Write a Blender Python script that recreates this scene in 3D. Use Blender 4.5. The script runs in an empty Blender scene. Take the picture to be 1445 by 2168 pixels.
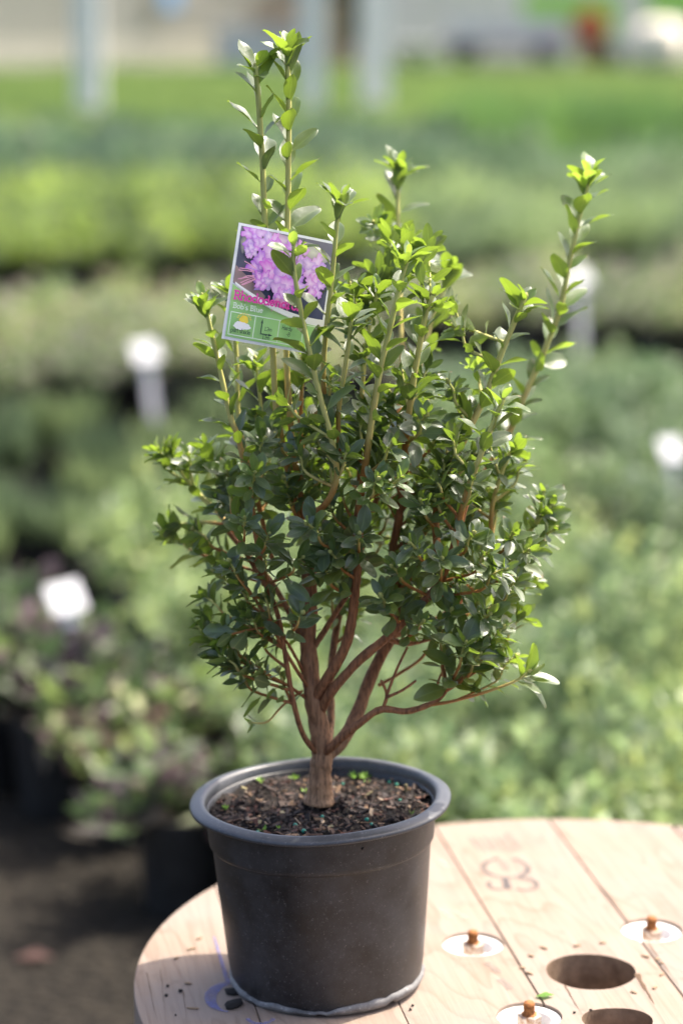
import bpy, bmesh, math, random
import numpy as np
from mathutils import Vector, Matrix, Quaternion

# ------------------------------------------------------------------ camera, sky, sun, exposure
ZT = 0.60                                   # top of the cable spool above the ground
CAM_D, CAM_H, PITCH = 2.0307, 0.8675 + ZT, math.radians(12.212)
LENS = 85.0
scene = bpy.context.scene
cam_data = bpy.data.cameras.new('camera')
cam = bpy.data.objects.new('camera', cam_data)
scene.collection.objects.link(cam)
scene.camera = cam
cam.location = (0, -CAM_D, CAM_H)
cam.rotation_euler = (math.pi / 2 - PITCH, 0, 0)
cam_data.sensor_fit = 'VERTICAL'
cam_data.sensor_height = 36.0
cam_data.sensor_width = 24.0
cam_data.lens = LENS
cam_data.clip_start = 0.05
cam_data.clip_end = 600
cam_data.dof.use_dof = True
cam_data.dof.focus_distance = 2.005
cam_data.dof.aperture_fstop = 2.7

SUN_EL, SUN_AZ = math.radians(57), math.radians(58)     # azimuth from +Y towards +X
world = bpy.data.worlds.new('World')
scene.world = world
world.use_nodes = True
wn = world.node_tree.nodes
bg = wn['Background']
sky = wn.new('ShaderNodeTexSky')
sky.sky_type = 'NISHITA'
sky.sun_disc = False
sky.sun_elevation = SUN_EL
sky.sun_rotation = SUN_AZ
sky.air_density = 0.7
sky.dust_density = 5.0
sky.ozone_density = 0.4
world.node_tree.links.new(sky.outputs[0], bg.inputs[0])
bg.inputs[1].default_value = 0.15
sun_data = bpy.data.lights.new('sun', 'SUN')
sun = bpy.data.objects.new('sun', sun_data)
scene.collection.objects.link(sun)
sun_data.energy = 3.2
sun_data.angle = math.radians(0.6)
sun_data.color = (1.0, 0.93, 0.82)
sdir = Vector((math.sin(SUN_AZ) * math.cos(SUN_EL), math.cos(SUN_AZ) * math.cos(SUN_EL), math.sin(SUN_EL)))
sun.rotation_euler = sdir.to_track_quat('Z', 'Y').to_euler()
sun.location = (3, 2, 6)
vs = scene.view_settings
vs.view_transform = 'Standard'
vs.look = 'None'
vs.exposure = 1.56
vs.gamma = 1.0
scene.cycles.max_bounces = 10
scene.cycles.transmission_bounces = 6
scene.cycles.sample_clamp_indirect = 4.0
scene.cycles.use_denoising = True

rng = random.Random(7)
C = scene.collection

# ------------------------------------------------------------------ helpers
FPX = LENS / 36 * 2168
def at(px, py, Y):
    """world point on the vertical plane y = Y along a sight line measured in the photograph"""
    u, w = (px - 722.5) / FPX, -(py - 1084) / FPX
    c, s = math.cos(PITCH), math.sin(PITCH)
    d = Vector((u, c + w * s, -s + w * c))
    return Vector((0, -CAM_D, CAM_H)) + d * ((Y + CAM_D) / d.y)
def on_table(px, py, z=ZT):
    u, w = (px - 722.5) / FPX, -(py - 1084) / FPX
    c, s = math.cos(PITCH), math.sin(PITCH)
    d = Vector((u, c + w * s, -s + w * c))
    return Vector((0, -CAM_D, CAM_H)) + d * ((z - CAM_H) / d.z)
def project(P):
    d = P - Vector((0, -CAM_D, CAM_H))
    c, s = math.cos(PITCH), math.sin(PITCH)
    f = d.y * c - d.z * s
    return 722.5 + FPX * d.x / f, 1084 - FPX * (d.y * s + d.z * c) / f, f

def link(o, parent=None):
    C.objects.link(o)
    if parent is not None:
        o.parent = parent
    return o
def tag(o, label=None, cat=None, group=None, kind=None):
    if label: o['label'] = label
    if cat: o['category'] = cat
    if group: o['group'] = group
    if kind: o['kind'] = kind
    return o
def empty(name, loc, rot=(0, 0, 0)):
    o = bpy.data.objects.new(name, None)
    o.empty_display_size = 0.05
    o.location = loc
    o.rotation_euler = rot
    return link(o)
def mesh_obj(name, verts, faces, mat=None, parent=None, smooth=False, attrs=None):
    me = bpy.data.meshes.new(name)
    me.from_pydata([tuple(v) for v in verts], [], [tuple(f) for f in faces])
    if attrs:
        for k, (typ, data) in attrs.items():
            a = me.attributes.new(k, typ, 'POINT')
            if typ == 'FLOAT':
                a.data.foreach_set('value', np.asarray(data, dtype=np.float32).ravel())
            else:
                a.data.foreach_set('color', np.asarray(data, dtype=np.float32).ravel())
    if mat is not None:
        for m in (mat if isinstance(mat, (list, tuple)) else [mat]):
            me.materials.append(m)
    if smooth:
        me.polygons.foreach_set('use_smooth', [True] * len(me.polygons))
    me.update()
    return link(bpy.data.objects.new(name, me), parent)
def bm_obj(name, bm, mat=None, parent=None, smooth=False):
    me = bpy.data.meshes.new(name)
    bm.to_mesh(me); bm.free()
    if mat is not None:
        me.materials.append(mat)
    if smooth:
        me.polygons.foreach_set('use_smooth', [True] * len(me.polygons))
    return link(bpy.data.objects.new(name, me), parent)
def box(bm, x0, x1, y0, y1, z0, z1):
    v = [bm.verts.new(p) for p in ((x0,y0,z0),(x1,y0,z0),(x1,y1,z0),(x0,y1,z0),(x0,y0,z1),(x1,y0,z1),(x1,y1,z1),(x0,y1,z1))]
    for f in ((3,2,1,0),(4,5,6,7),(0,1,5,4),(1,2,6,5),(2,3,7,6),(3,0,4,7)):
        bm.faces.new([v[i] for i in f])
def box_obj(name, b, mat, parent=None, bevel=0.0):
    bm = bmesh.new(); box(bm, *b)
    if bevel:
        bmesh.ops.bevel(bm, geom=list(bm.edges), offset=bevel, segments=2, affect='EDGES')
    return bm_obj(name, bm, mat, parent)
def lathe(profile, seg=64, fn=None):
    """closed surface of revolution from (r, z) pairs; fn(r, z, angle) may alter a point"""
    vs_, fs = [], []
    n = len(profile)
    for i in range(seg):
        a = 2 * math.pi * i / seg
        for r, z in profile:
            if fn: r, z = fn(r, z, a)
            vs_.append((r * math.cos(a), r * math.sin(a), z))
    for i in range(seg):
        j = (i + 1) % seg
        for k in range(n - 1):
            fs.append((i * n + k, j * n + k, j * n + k + 1, i * n + k + 1))
    return vs_, fs

# ------------------------------------------------------------------ materials
def new_mat(name):
    m = bpy.data.materials.new(name)
    m.use_nodes = True
    nt = m.node_tree
    return m, nt, nt.nodes['Principled BSDF'], nt.nodes['Material Output']
def N(nt, t, **kw):
    n = nt.nodes.new(t)
    for k, v in kw.items():
        if k.startswith('i_'):
            n.inputs[k[2:].replace('_', ' ')].default_value = v
        else:
            setattr(n, k, v)
    return n
def L(nt, a, b): nt.links.new(a, b)
def ramp(nt, fac, stops):
    r = nt.nodes.new('ShaderNodeValToRGB')
    el = r.color_ramp.elements
    while len(el) < len(stops): el.new(0.5)
    for e, (p, c) in zip(el, stops):
        e.position = p
        e.color = (*c, 1) if len(c) == 3 else c
    L(nt, fac, r.inputs[0])
    return r.outputs[0]
def mix(nt, fac, a, b, mode='MIX'):
    m = nt.nodes.new('ShaderNodeMix')
    m.data_type = 'RGBA'; m.blend_type = mode
    for s, v in ((m.inputs[0], fac), (m.inputs[6], a), (m.inputs[7], b)):
        if isinstance(v, (int, float)): s.default_value = v
        elif isinstance(v, tuple): s.default_value = (*v, 1) if len(v) == 3 else v
        else: L(nt, v, s)
    return m.outputs[2]
def math_n(nt, op, a, b=None):
    m = nt.nodes.new('ShaderNodeMath'); m.operation = op
    for s, v in zip(m.inputs, (a, b)):
        if v is None: continue
        if isinstance(v, (int, float)): s.default_value = v
        else: L(nt, v, s)
    return m.outputs[0]
def noise(nt, scale, detail=4, rough=0.55, vec=None, dist=0.0):
    n = N(nt, 'ShaderNodeTexNoise')
    n.inputs['Scale'].default_value = scale
    n.inputs['Detail'].default_value = detail
    n.inputs['Roughness'].default_value = rough
    n.inputs['Distortion'].default_value = dist
    if vec is not None: L(nt, vec, n.inputs['Vector'])
    return n.outputs[0]
def obj_vec(nt, scale=None):
    tc = N(nt, 'ShaderNodeTexCoord')
    if scale is None: return tc.outputs['Object']
    mp = N(nt, 'ShaderNodeMapping')
    mp.inputs['Scale'].default_value = scale
    L(nt, tc.outputs['Object'], mp.inputs['Vector'])
    return mp.outputs[0]
def bump(nt, h, strength, dist, bsdf):
    b = N(nt, 'ShaderNodeBump')
    b.inputs['Strength'].default_value = strength
    b.inputs['Distance'].default_value = dist
    L(nt, h, b.inputs['Height'])
    L(nt, b.outputs[0], bsdf.inputs['Normal'])
def noisy(name, c1, c2, scale=20, rough=0.7, bstr=0.0, bdist=0.002, metallic=0.0, spec=0.4, lo=0.35, hi=0.65):
    m, nt, p, o = new_mat(name)
    v = obj_vec(nt)
    f = noise(nt, scale, 5, 0.6, v)
    L(nt, ramp(nt, f, [(lo, c1), (hi, c2)]), p.inputs['Base Color'])
    p.inputs['Roughness'].default_value = rough
    p.inputs['Metallic'].default_value = metallic
    p.inputs['Specular IOR Level'].default_value = spec
    if bstr: bump(nt, noise(nt, scale * 3, 5, 0.6, v), bstr, bdist, p)
    return m
def flat(name, c, rough=0.6, spec=0.3):
    m, nt, p, o = new_mat(name)
    f = noise(nt, 60, 3, 0.5, obj_vec(nt))
    L(nt, mix(nt, f, tuple(x * 0.9 for x in c), tuple(min(1, x * 1.08) for x in c)), p.inputs['Base Color'])
    p.inputs['Roughness'].default_value = rough
    p.inputs['Specular IOR Level'].default_value = spec
    return m

def make_leaf_mat():
    m, nt, p, out = new_mat('rhododendron_leaf')
    A = lambda n: N(nt, 'ShaderNodeAttribute', attribute_name=n).outputs['Fac']
    age, lu, lv = A('age'), A('lu'), A('lv')
    geo = N(nt, 'ShaderNodeNewGeometry')
    pos = geo.outputs['Position']
    au = math_n(nt, 'ABSOLUTE', lu)
    top = ramp(nt, age, [(0.0, (0.044, 0.076, 0.026)), (0.45, (0.074, 0.120, 0.034)), (0.75, (0.10, 0.18, 0.045)), (1.0, (0.17, 0.27, 0.06))])
    bot = ramp(nt, age, [(0.0, (0.085, 0.115, 0.040)), (0.5, (0.12, 0.165, 0.045)), (1.0, (0.20, 0.31, 0.055))])
    # blotches of tone along the blade, leaf veins
    tone = noise(nt, 160, 3, 0.6, pos)
    top = mix(nt, ramp(nt, tone, [(0.3, (0, 0, 0)), (0.75, (0.55, 0.55, 0.55))]), top, (0.078, 0.118, 0.050))
    rib = ramp(nt, au, [(0.0, (1, 1, 1)), (0.06, (0.75, 0.75, 0.75)), (0.13, (0, 0, 0))])
    edge = ramp(nt, au, [(0.86, (0, 0, 0)), (0.97, (0.55, 0.55, 0.55))])
    top = mix(nt, math_n(nt, 'MULTIPLY', rib, 0.55), top, (0.17, 0.24, 0.09))
    top = mix(nt, edge, top, (0.20, 0.25, 0.12))
    bot = mix(nt, math_n(nt, 'MULTIPLY', rib, 0.8), bot, (0.30, 0.34, 0.10))
    dots = noise(nt, 1400, 2, 0.5, pos)
    bot = mix(nt, ramp(nt, dots, [(0.55, (0, 0, 0)), (0.66, (0.6, 0.6, 0.6))]), bot, (0.12, 0.085, 0.03))
    col = mix(nt, geo.outputs['Backfacing'], top, bot)
    # worn, browned spots and tips on some leaves
    spot = noise(nt, 210, 3, 0.6, pos)
    col = mix(nt, ramp(nt, spot, [(0.70, (0, 0, 0)), (0.76, (0.8, 0.8, 0.8))]), col, (0.20, 0.115, 0.04))
    patch = noise(nt, 34, 2, 0.5, pos)
    tipb = math_n(nt, 'MULTIPLY', ramp(nt, lv, [(0.86, (0, 0, 0)), (0.99, (1, 1, 1))]), ramp(nt, patch, [(0.55, (0, 0, 0)), (0.66, (0.9, 0.9, 0.9))]))
    col = mix(nt, tipb, col, (0.24, 0.13, 0.05))
    stalk = ramp(nt, lv, [(0.07, (1, 1, 1)), (0.13, (0, 0, 0))])
    col = mix(nt, stalk, col, (0.30, 0.32, 0.08))
    L(nt, col, p.inputs['Base Color'])
    rg = mix(nt, geo.outputs['Backfacing'], (0.47,) * 3, (0.72,) * 3)
    L(nt, rg, p.inputs['Roughness'])
    p.inputs['Specular IOR Level'].default_value = 1.0
    p.inputs['Coat Weight'].default_value = 0.35
    p.inputs['Coat Roughness'].default_value = 0.40
    p.inputs['Sheen Weight'].default_value = 0.06
    p.inputs['Sheen Roughness'].default_value = 0.4
    h = math_n(nt, 'ADD', noise(nt, 330, 4, 0.6, pos), math_n(nt, 'MULTIPLY', rib, -0.7))
    bump(nt, h, 0.34, 0.0006, p)
    tr = N(nt, 'ShaderNodeBsdfTranslucent')
    tcol = ramp(nt, age, [(0.0, (0.17, 0.27, 0.025)), (0.6, (0.27, 0.40, 0.03)), (1.0, (0.36, 0.52, 0.06))])
    L(nt, tcol, tr.inputs['Color'])
    mx = N(nt, 'ShaderNodeMixShader')
    L(nt, ramp(nt, age, [(0.0, (0.36,) * 3), (1.0, (0.5,) * 3)]), mx.inputs[0])
    L(nt, p.outputs[0], mx.inputs[1]); L(nt, tr.outputs[0], mx.inputs[2])
    L(nt, mx.outputs[0], out.inputs[0])
    return m
def make_stem_mat():
    m, nt, p, out = new_mat('rhododendron_bark')
    wood = N(nt, 'ShaderNodeAttribute', attribute_name='wood').outputs['Fac']
    v = obj_vec(nt, (1, 1, 0.14))
    fib = noise(nt, 380, 5, 0.65, v)
    blot = noise(nt, 60, 4, 0.6, obj_vec(nt))
    w2 = math_n(nt, 'ADD', wood, math_n(nt, 'MULTIPLY', math_n(nt, 'SUBTRACT', blot, 0.5), 0.16))
    col = ramp(nt, w2, [(0.0, (0.46, 0.50, 0.14)), (0.27, (0.56, 0.49, 0.16)), (0.42, (0.40, 0.165, 0.042)), (0.62, (0.31, 0.125, 0.050)), (0.82, (0.27, 0.125, 0.062)), (1.0, (0.34, 0.205, 0.115))])
    dark = ramp(nt, fib, [(0.36, (0.42, 0.38, 0.36)), (0.58, (1.12, 1.08, 1.02))])
    col = mix(nt, ramp(nt, wood, [(0.3, (0, 0, 0)), (0.7, (1, 1, 1))]), col, mix(nt, 1.0, col, dark, 'MULTIPLY'))
    L(nt, col, p.inputs['Base Color'])
    p.inputs['Roughness'].default_value = 0.62
    p.inputs['Specular IOR Level'].default_value = 0.35
    bump(nt, fib, 0.7, 0.0012, p)
    return m
def make_wood_mat():
    m, nt, p, out = new_mat('pale_pine_board')
    tc = N(nt, 'ShaderNodeTexCoord')
    oi = N(nt, 'ShaderNodeObjectInfo')
    off = N(nt, 'ShaderNodeVectorMath', operation='MULTIPLY_ADD')
    L(nt, tc.outputs['Object'], off.inputs[0]); off.inputs[1].default_value = (1, 1, 1)
    cmb = N(nt, 'ShaderNodeCombineXYZ')
    L(nt, math_n(nt, 'MULTIPLY', oi.outputs['Random'], 3.0), cmb.inputs[0]); L(nt, math_n(nt, 'MULTIPLY', oi.outputs['Random'], 7.0), cmb.inputs[1])
    L(nt, cmb.outputs[0], off.inputs[2])
    def mp(s):
        q = N(nt, 'ShaderNodeMapping'); q.inputs['Scale'].default_value = s
        L(nt, off.outputs[0], q.inputs['Vector']); return q.outputs[0]
    # growth rings: bands across the board, stretched along it (board runs along local Y)
    field = noise(nt, 9, 3, 0.5, mp((1.0, 0.16, 1.0)), 0.3)
    rings = math_n(nt, 'FRACT', math_n(nt, 'MULTIPLY', field, 13.0))
    ringc = ramp(nt, rings, [(0.0, (0.50, 0.375, 0.27)), (0.7, (0.47, 0.34, 0.24)), (0.93, (0.30, 0.19, 0.12)), (1.0, (0.50, 0.375, 0.27))])
    fibre = noise(nt, 240, 4, 0.6, mp((1.0, 0.03, 1.0)))
    col = mix(nt, 0.55, ringc, ramp(nt, fibre, [(0.3, (0.38, 0.28, 0.20)), (0.7, (0.56, 0.45, 0.34))]))
    stain = noise(nt, 7, 5, 0.65, off.outputs[0])
    col = mix(nt, ramp(nt, stain, [(0.42, (0, 0, 0)), (0.72, (0.6,) * 3)]), col, (0.44, 0.385, 0.33))
    specks = noise(nt, 95, 4, 0.7, off.outputs[0])
    col = mix(nt, ramp(nt, specks, [(0.66, (0, 0, 0)), (0.76, (0.7,) * 3)]), col, (0.16, 0.10, 0.06))
    blot = noise(nt, 23, 5, 0.7, off.outputs[0])
    col = mix(nt, ramp(nt, blot, [(0.58, (0, 0, 0)), (0.74, (0.6,) * 3)]), col, (0.27, 0.195, 0.135))
    col = mix(nt, 1.0, col, (.545, .54, .565), 'MULTIPLY')
    L(nt, col, p.inputs['Base Color'])
    p.inputs['Roughness'].default_value = 0.75
    p.inputs['Specular IOR Level'].default_value = 0.25
    bump(nt, math_n(nt, 'ADD', fibre, math_n(nt, 'MULTIPLY', rings, 0.35)), 0.35, 0.0012, p)
    return m
def make_pot_mat(name, base, dust, rough, amount):
    m, nt, p, out = new_mat(name)
    v = obj_vec(nt)
    d1 = noise(nt, 26, 6, 0.7, v)
    d2 = noise(nt, 260, 4, 0.75, v)
    d3 = noise(nt, 680, 2, 0.6, v)
    col = mix(nt, ramp(nt, d1, [(0.36, (0, 0, 0)), (0.78, (amount,) * 3)]), base, dust)
    col = mix(nt, ramp(nt, d2, [(0.60, (0, 0, 0)), (0.70, (amount * 1.6,) * 3)]), col, dust)
    col = mix(nt, ramp(nt, d3, [(0.68, (0, 0, 0)), (0.73, (min(1, amount * 1.9),) * 3)]), col, (0.30, 0.28, 0.26))
    # faint scratches running round and down the wall
    sc = N(nt, 'ShaderNodeMapping'); sc.inputs['Scale'].default_value = (1, 1, 9); sc.inputs['Rotation'].default_value = (0.5, 0.3, 0.4)
    L(nt, v, sc.inputs['Vector'])
    s1 = noise(nt, 90, 3, 0.7, sc.outputs[0])
    col = mix(nt, ramp(nt, s1, [(0.68, (0, 0, 0)), (0.75, (amount,) * 3)]), col, dust)
    L(nt, col, p.inputs['Base Color'])
    L(nt, ramp(nt, d1, [(0.3, (rough - 0.06,) * 3), (0.8, (rough + 0.16,) * 3)]), p.inputs['Roughness'])
    p.inputs['Specular IOR Level'].default_value = 0.5
    bump(nt, math_n(nt, 'ADD', noise(nt, 14, 2, 0.5, v), math_n(nt, 'MULTIPLY', d2, 0.10)), 0.22, 0.002, p)
    return m
def make_foliage_mat():
    m, nt, p, out = new_mat('nursery_foliage')
    col = N(nt, 'ShaderNodeAttribute', attribute_name='col').outputs['Color']
    oi = N(nt, 'ShaderNodeObjectInfo')
    col = mix(nt, 1.0, col, ramp(nt, oi.outputs['Random'], [(0, (.62, .66, .72)), (.5, (1, 1, 1)), (1, (1.55, 1.45, 1.2))]), 'MULTIPLY')
    L(nt, col, p.inputs['Base Color'])
    p.inputs['Roughness'].default_value = 0.45
    p.inputs['Specular IOR Level'].default_value = 0.5
    tr = N(nt, 'ShaderNodeBsdfTranslucent')
    hs = N(nt, 'ShaderNodeHueSaturation'); hs.inputs['Value'].default_value = 2.1; hs.inputs['Saturation'].default_value = 0.92
    L(nt, col, hs.inputs['Color']); L(nt, hs.outputs[0], tr.inputs['Color'])
    mx = N(nt, 'ShaderNodeMixShader'); mx.inputs[0].default_value = 0.42
    L(nt, p.outputs[0], mx.inputs[1]); L(nt, tr.outputs[0], mx.inputs[2]); L(nt, mx.outputs[0], out.inputs[0])
    return m
def make_print_mat():
    m, nt, p, out = new_mat('label_print')
    L(nt, N(nt, 'ShaderNodeAttribute', attribute_name='col').outputs['Color'], p.inputs['Base Color'])
    p.inputs['Roughness'].default_value = 0.5
    p.inputs['Specular IOR Level'].default_value = 0.2
    return m
def make_stamp_mat(name, c, lo, hi, scale=160):
    m, nt, p, out = new_mat(name)
    p.inputs['Base Color'].default_value = (*c, 1)
    p.inputs['Roughness'].default_value = 0.8
    p.inputs['Specular IOR Level'].default_value = 0.1
    n = noise(nt, scale, 5, 0.7, obj_vec(nt))
    L(nt, ramp(nt, n, [(0.3, (lo,) * 3), (0.7, (hi,) * 3)]), p.inputs['Alpha'])
    return m
def make_ground_mat():
    m, nt, p, out = new_mat('dark_nursery_ground')
    v = obj_vec(nt)
    a = noise(nt, 1.3, 5, 0.6, v)
    b = N(nt, 'ShaderNodeTexVoronoi'); b.inputs['Scale'].default_value = 55; L(nt, v, b.inputs['Vector'])
    c1 = ramp(nt, a, [(0.3, (0.013, 0.012, 0.0105)), (0.7, (0.034, 0.030, 0.025))])
    c2 = mix(nt, 0.5, c1, mix(nt, 1.0, c1, ramp(nt, b.outputs['Color'], [(0.1, (0.4, 0.4, 0.4)), (0.9, (1.9, 1.8, 1.6))]), 'MULTIPLY'))
    L(nt, c2, p.inputs['Base Color'])
    p.inputs['Roughness'].default_value = 0.9
    p.inputs['Specular IOR Level'].default_value = 0.08
    bump(nt, b.outputs['Distance'], 0.8, 0.02, p)
    return m

M_LEAF, M_STEM, M_WOOD = make_leaf_mat(), make_stem_mat(), make_wood_mat()
M_POT = make_pot_mat('dusty_black_plastic', (0.0095, 0.0092, 0.0098), (0.15, 0.145, 0.15), 0.38, 0.26)
M_RIM = make_pot_mat('scuffed_skylit_rim', (0.030, 0.033, 0.038), (0.17, 0.17, 0.18), 0.36, 0.35)  # lighter blue-grey base carries the sky's reflection, scuffs over it
M_FOOT = make_pot_mat('dusty_foot_plastic', (0.07, 0.068, 0.068), (0.36, 0.35, 0.34), 0.7, 0.85)
M_FOL, M_PRINT, M_GROUND = make_foliage_mat(), make_print_mat(), make_ground_mat()
M_CARD = flat('white_card', (0.86, 0.86, 0.86), 0.45, 0.4)
M_BPOT = noisy('far_black_pot', (0.010, 0.010, 0.010), (0.024, 0.023, 0.022), 30, 0.45)
M_BSOIL = noisy('far_soil', (0.012, 0.009, 0.007), (0.05, 0.038, 0.028), 90, 0.9, 0.6, 0.004)
M_WHITE = flat('white_plastic', (0.62, 0.62, 0.63), 0.4)
M_ENAMEL = noisy('white_washer_paint', (0.74, 0.73, 0.71), (0.83, 0.82, 0.80), 120, 0.5, lo=0.3, hi=0.6)
M_RUST = noisy('rusty_steel', (0.16, 0.055, 0.018), (0.42, 0.17, 0.05), 300, 0.85, 0.6, 0.0008)
M_NUT = noisy('zinc_nut', (0.24, 0.13, 0.07), (0.46, 0.40, 0.34), 250, 0.55, 0.3, 0.0005, metallic=0.35)

# ------------------------------------------------------------------ ground, lawn
gv = [(-150, -8, 0), (150, -8, 0), (150, 300, 0), (-150, 300, 0)]
tag(mesh_obj('ground', gv, [(0, 1, 2, 3)], M_GROUND), 'dark gravelly nursery ground between the rows of pots', kind='structure')
M_LAWN = noisy('lawn_soil', (0.045, 0.075, 0.022), (0.085, 0.13, 0.036), 2.5, 0.9)
lv_ = [(-70, 19.2, 0.004), (70, 19.2, 0.004), (70, 70, 0.004), (-70, 70, 0.004)]
tag(mesh_obj('lawn', lv_, [(0, 1, 2, 3)], M_LAWN), 'bright green strip of mown lawn in front of the buildings', kind='structure')
def grass_blades(n, seed):
    r = np.random.default_rng(seed)
    y = 19.3 + 24.0 * r.random(n) ** 1.2
    x = (r.random(n) - 0.5) * 2 * (0.155 * (y + 2) + 0.6)
    h = 0.07 + 0.09 * r.random(n); a = r.random(n) * 6.283; w = 0.012 + 0.012 * r.random(n)
    lx, ly = (r.random(n) - 0.5) * 0.10, (r.random(n) - 0.5) * 0.10
    b = np.stack([x, y, np.full(n, 0.002)], 1)
    d = np.stack([np.cos(a) * w, np.sin(a) * w, np.zeros(n)], 1)
    V = np.stack([b - d, b + d, b + np.stack([lx, ly, h], 1)], 1).reshape(-1, 3)
    c1, c2 = np.array([0.070, 0.125, 0.030]), np.array([0.13, 0.185, 0.048])
    t = np.clip(0.5 + 0.4 * np.sin(x * 1.7 + y * .8) + 0.5 * (r.random(n) - .5), 0, 1)[:, None]
    col = np.concatenate([c1 + (c2 - c1) * t, np.ones((n, 1))], 1)
    return V, np.arange(3 * n).reshape(-1, 3), np.repeat(col, 3, 0)
V, Fc, Cc = grass_blades(60000, 3)
tag(mesh_obj('grass', V.tolist(), Fc.tolist(), M_FOL, attrs={'col': ('FLOAT_COLOR', Cc)}), 'short sunlit green grass growing on the lawn', 'grass', kind='stuff')

# ------------------------------------------------------------------ background nursery plants
def foliage_mesh(name, seed, n, radius, height, llen, lwid, palette, style='dome', z0=0.15, up=0.35):
    r = np.random.default_rng(seed)
    if style == 'blade':                      # narrow leaves rising from the crown
        a = r.random(n) * 6.283; q = np.sqrt(r.random(n)) * radius * 0.5
        P = np.stack([np.cos(a) * q, np.sin(a) * q, np.full(n, z0)], 1)
        a2 = a + r.normal(0, .7, n); el = np.radians(55 + 30 * r.random(n))
        ln = height * (0.5 + 0.6 * r.random(n))
        D = np.stack([np.cos(a2) * np.cos(el), np.sin(a2) * np.cos(el), np.sin(el)], 1) * ln[:, None]
        wd = np.full(n, lwid) * (0.6 + .8 * r.random(n))
    else:                                     # leaves scattered on uneven sprigs
        k = max(8, n // 26)
        ca = r.random(k) * 6.283; cr = np.sqrt(r.random(k)) * radius
        hh = height * (0.45 + 0.55 * r.random(k)) * np.sqrt(np.clip(1.15 - (cr / radius) ** 2, 0.1, 1))
        which = r.integers(0, k, n); t = 0.25 + 0.75 * r.random(n) ** .7
        sx, sy = np.cos(ca) * cr, np.sin(ca) * cr
        P = np.stack([sx[which] * (0.4 + .6 * t), sy[which] * (0.4 + .6 * t), z0 + hh[which] * t], 1) + r.normal(0, llen * .35, (n, 3))
        P[:, 2] = np.maximum(P[:, 2], z0 - .02)
        D = r.normal(0, 1, (n, 3)); D[:, 2] = np.abs(D[:, 2]) * .6 + up
        D /= np.linalg.norm(D, axis=1)[:, None]
        D *= (llen * (0.6 + .7 * r.random(n)))[:, None]
        wd = lwid * (0.6 + .7 * r.random(n))
    S = np.cross(D, r.normal(0, 1, (n, 3))); S /= np.linalg.norm(S, axis=1)[:, None] + 1e-9
    S *= wd[:, None] * .5
    nn = np.cross(S, D); nn /= np.linalg.norm(nn, axis=1)[:, None] + 1e-9
    m = P + D * .5 + nn * (wd * .12)[:, None]
    V = np.stack([P, m + S, P + D, m - S], 1).reshape(-1, 3)
    F = np.arange(4 * n).reshape(-1, 4)
    pal = np.array([c for c, w in palette]); pw = np.array([w for c, w in palette], float); pw /= pw.sum()
    col = pal[r.choice(len(pal), n, p=pw)] * (0.8 + .4 * r.random((n, 1)))
    col = np.repeat(np.concatenate([col, np.ones((n, 1))], 1), 4, 0)
    me = bpy.data.meshes.new(name)
    me.from_pydata(V.tolist(), [], F.tolist())
    at_ = me.attributes.new('col', 'FLOAT_COLOR', 'POINT'); at_.data.foreach_set('color', col.astype(np.float32).ravel())
    me.materials.append(M_FOL)
    return me
def pot_mesh(name, r, h):
    v, f = lathe([(r * .80, 0), (r * .93, h * .8), (r * .93, h * .84), (r, h * .84), (r, h), (r * .94, h), (r * .91, h * .86), (r * .02, h * .88)], 20)
    me = bpy.data.meshes.new(name); me.from_pydata(v, [], f); me.materials.append(M_BPOT); me.materials.append(M_BSOIL)
    me.polygons.foreach_set('material_index', [1 if i % 7 == 6 else 0 for i in range(len(f))])
    return me
PAL = {
    'mottled':  [((0.075, 0.12, 0.042), 4.5), ((0.13, 0.185, 0.05), 2.6), ((0.25, 0.28, 0.18), 1.5), ((0.075, 0.052, 0.058), 3.2), ((0.16, 0.115, 0.12), .9), ((0.045, 0.04, 0.034), 2)],
    'pale':     [((0.14, 0.205, 0.085), 4), ((0.195, 0.26, 0.11), 3), ((0.085, 0.135, 0.06), 2.6), ((0.23, 0.275, 0.09), 1.8), ((0.34, 0.39, 0.26), 1)],
    'shade':    [((0.05, 0.075, 0.036), 3), ((0.08, 0.12, 0.05), 2.4), ((0.12, 0.165, 0.08), 1.2)],
    'midgreen': [((0.075, 0.125, 0.05), 3), ((0.12, 0.18, 0.075), 2), ((0.21, 0.26, 0.17), 1)],
    'heather':  [((0.17, 0.155, 0.13), 2), ((0.145, 0.185, 0.075), 4), ((0.24, 0.20, 0.19), 1.4), ((0.13, 0.20, 0.06), 4), ((0.30, 0.30, 0.25), .8)],
    'lime':     [((0.16, 0.235, 0.038), 3), ((0.23, 0.31, 0.05), 2.4), ((0.07, 0.11, 0.04), 2.6), ((0.18, 0.225, 0.12), 1.2)],
    'silver':   [((0.14, 0.205, 0.085), 3), ((0.20, 0.265, 0.12), 2), ((0.09, 0.14, 0.055), 2.4)],
    'teal':     [((0.05, 0.10, 0.05), 3), ((0.08, 0.14, 0.068), 3), ((0.14, 0.19, 0.12), 1.5)],
    'spire':    [((0.07, 0.145, 0.03), 3), ((0.10, 0.19, 0.035), 3), ((0.05, 0.10, 0.045), 2)],
}
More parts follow.
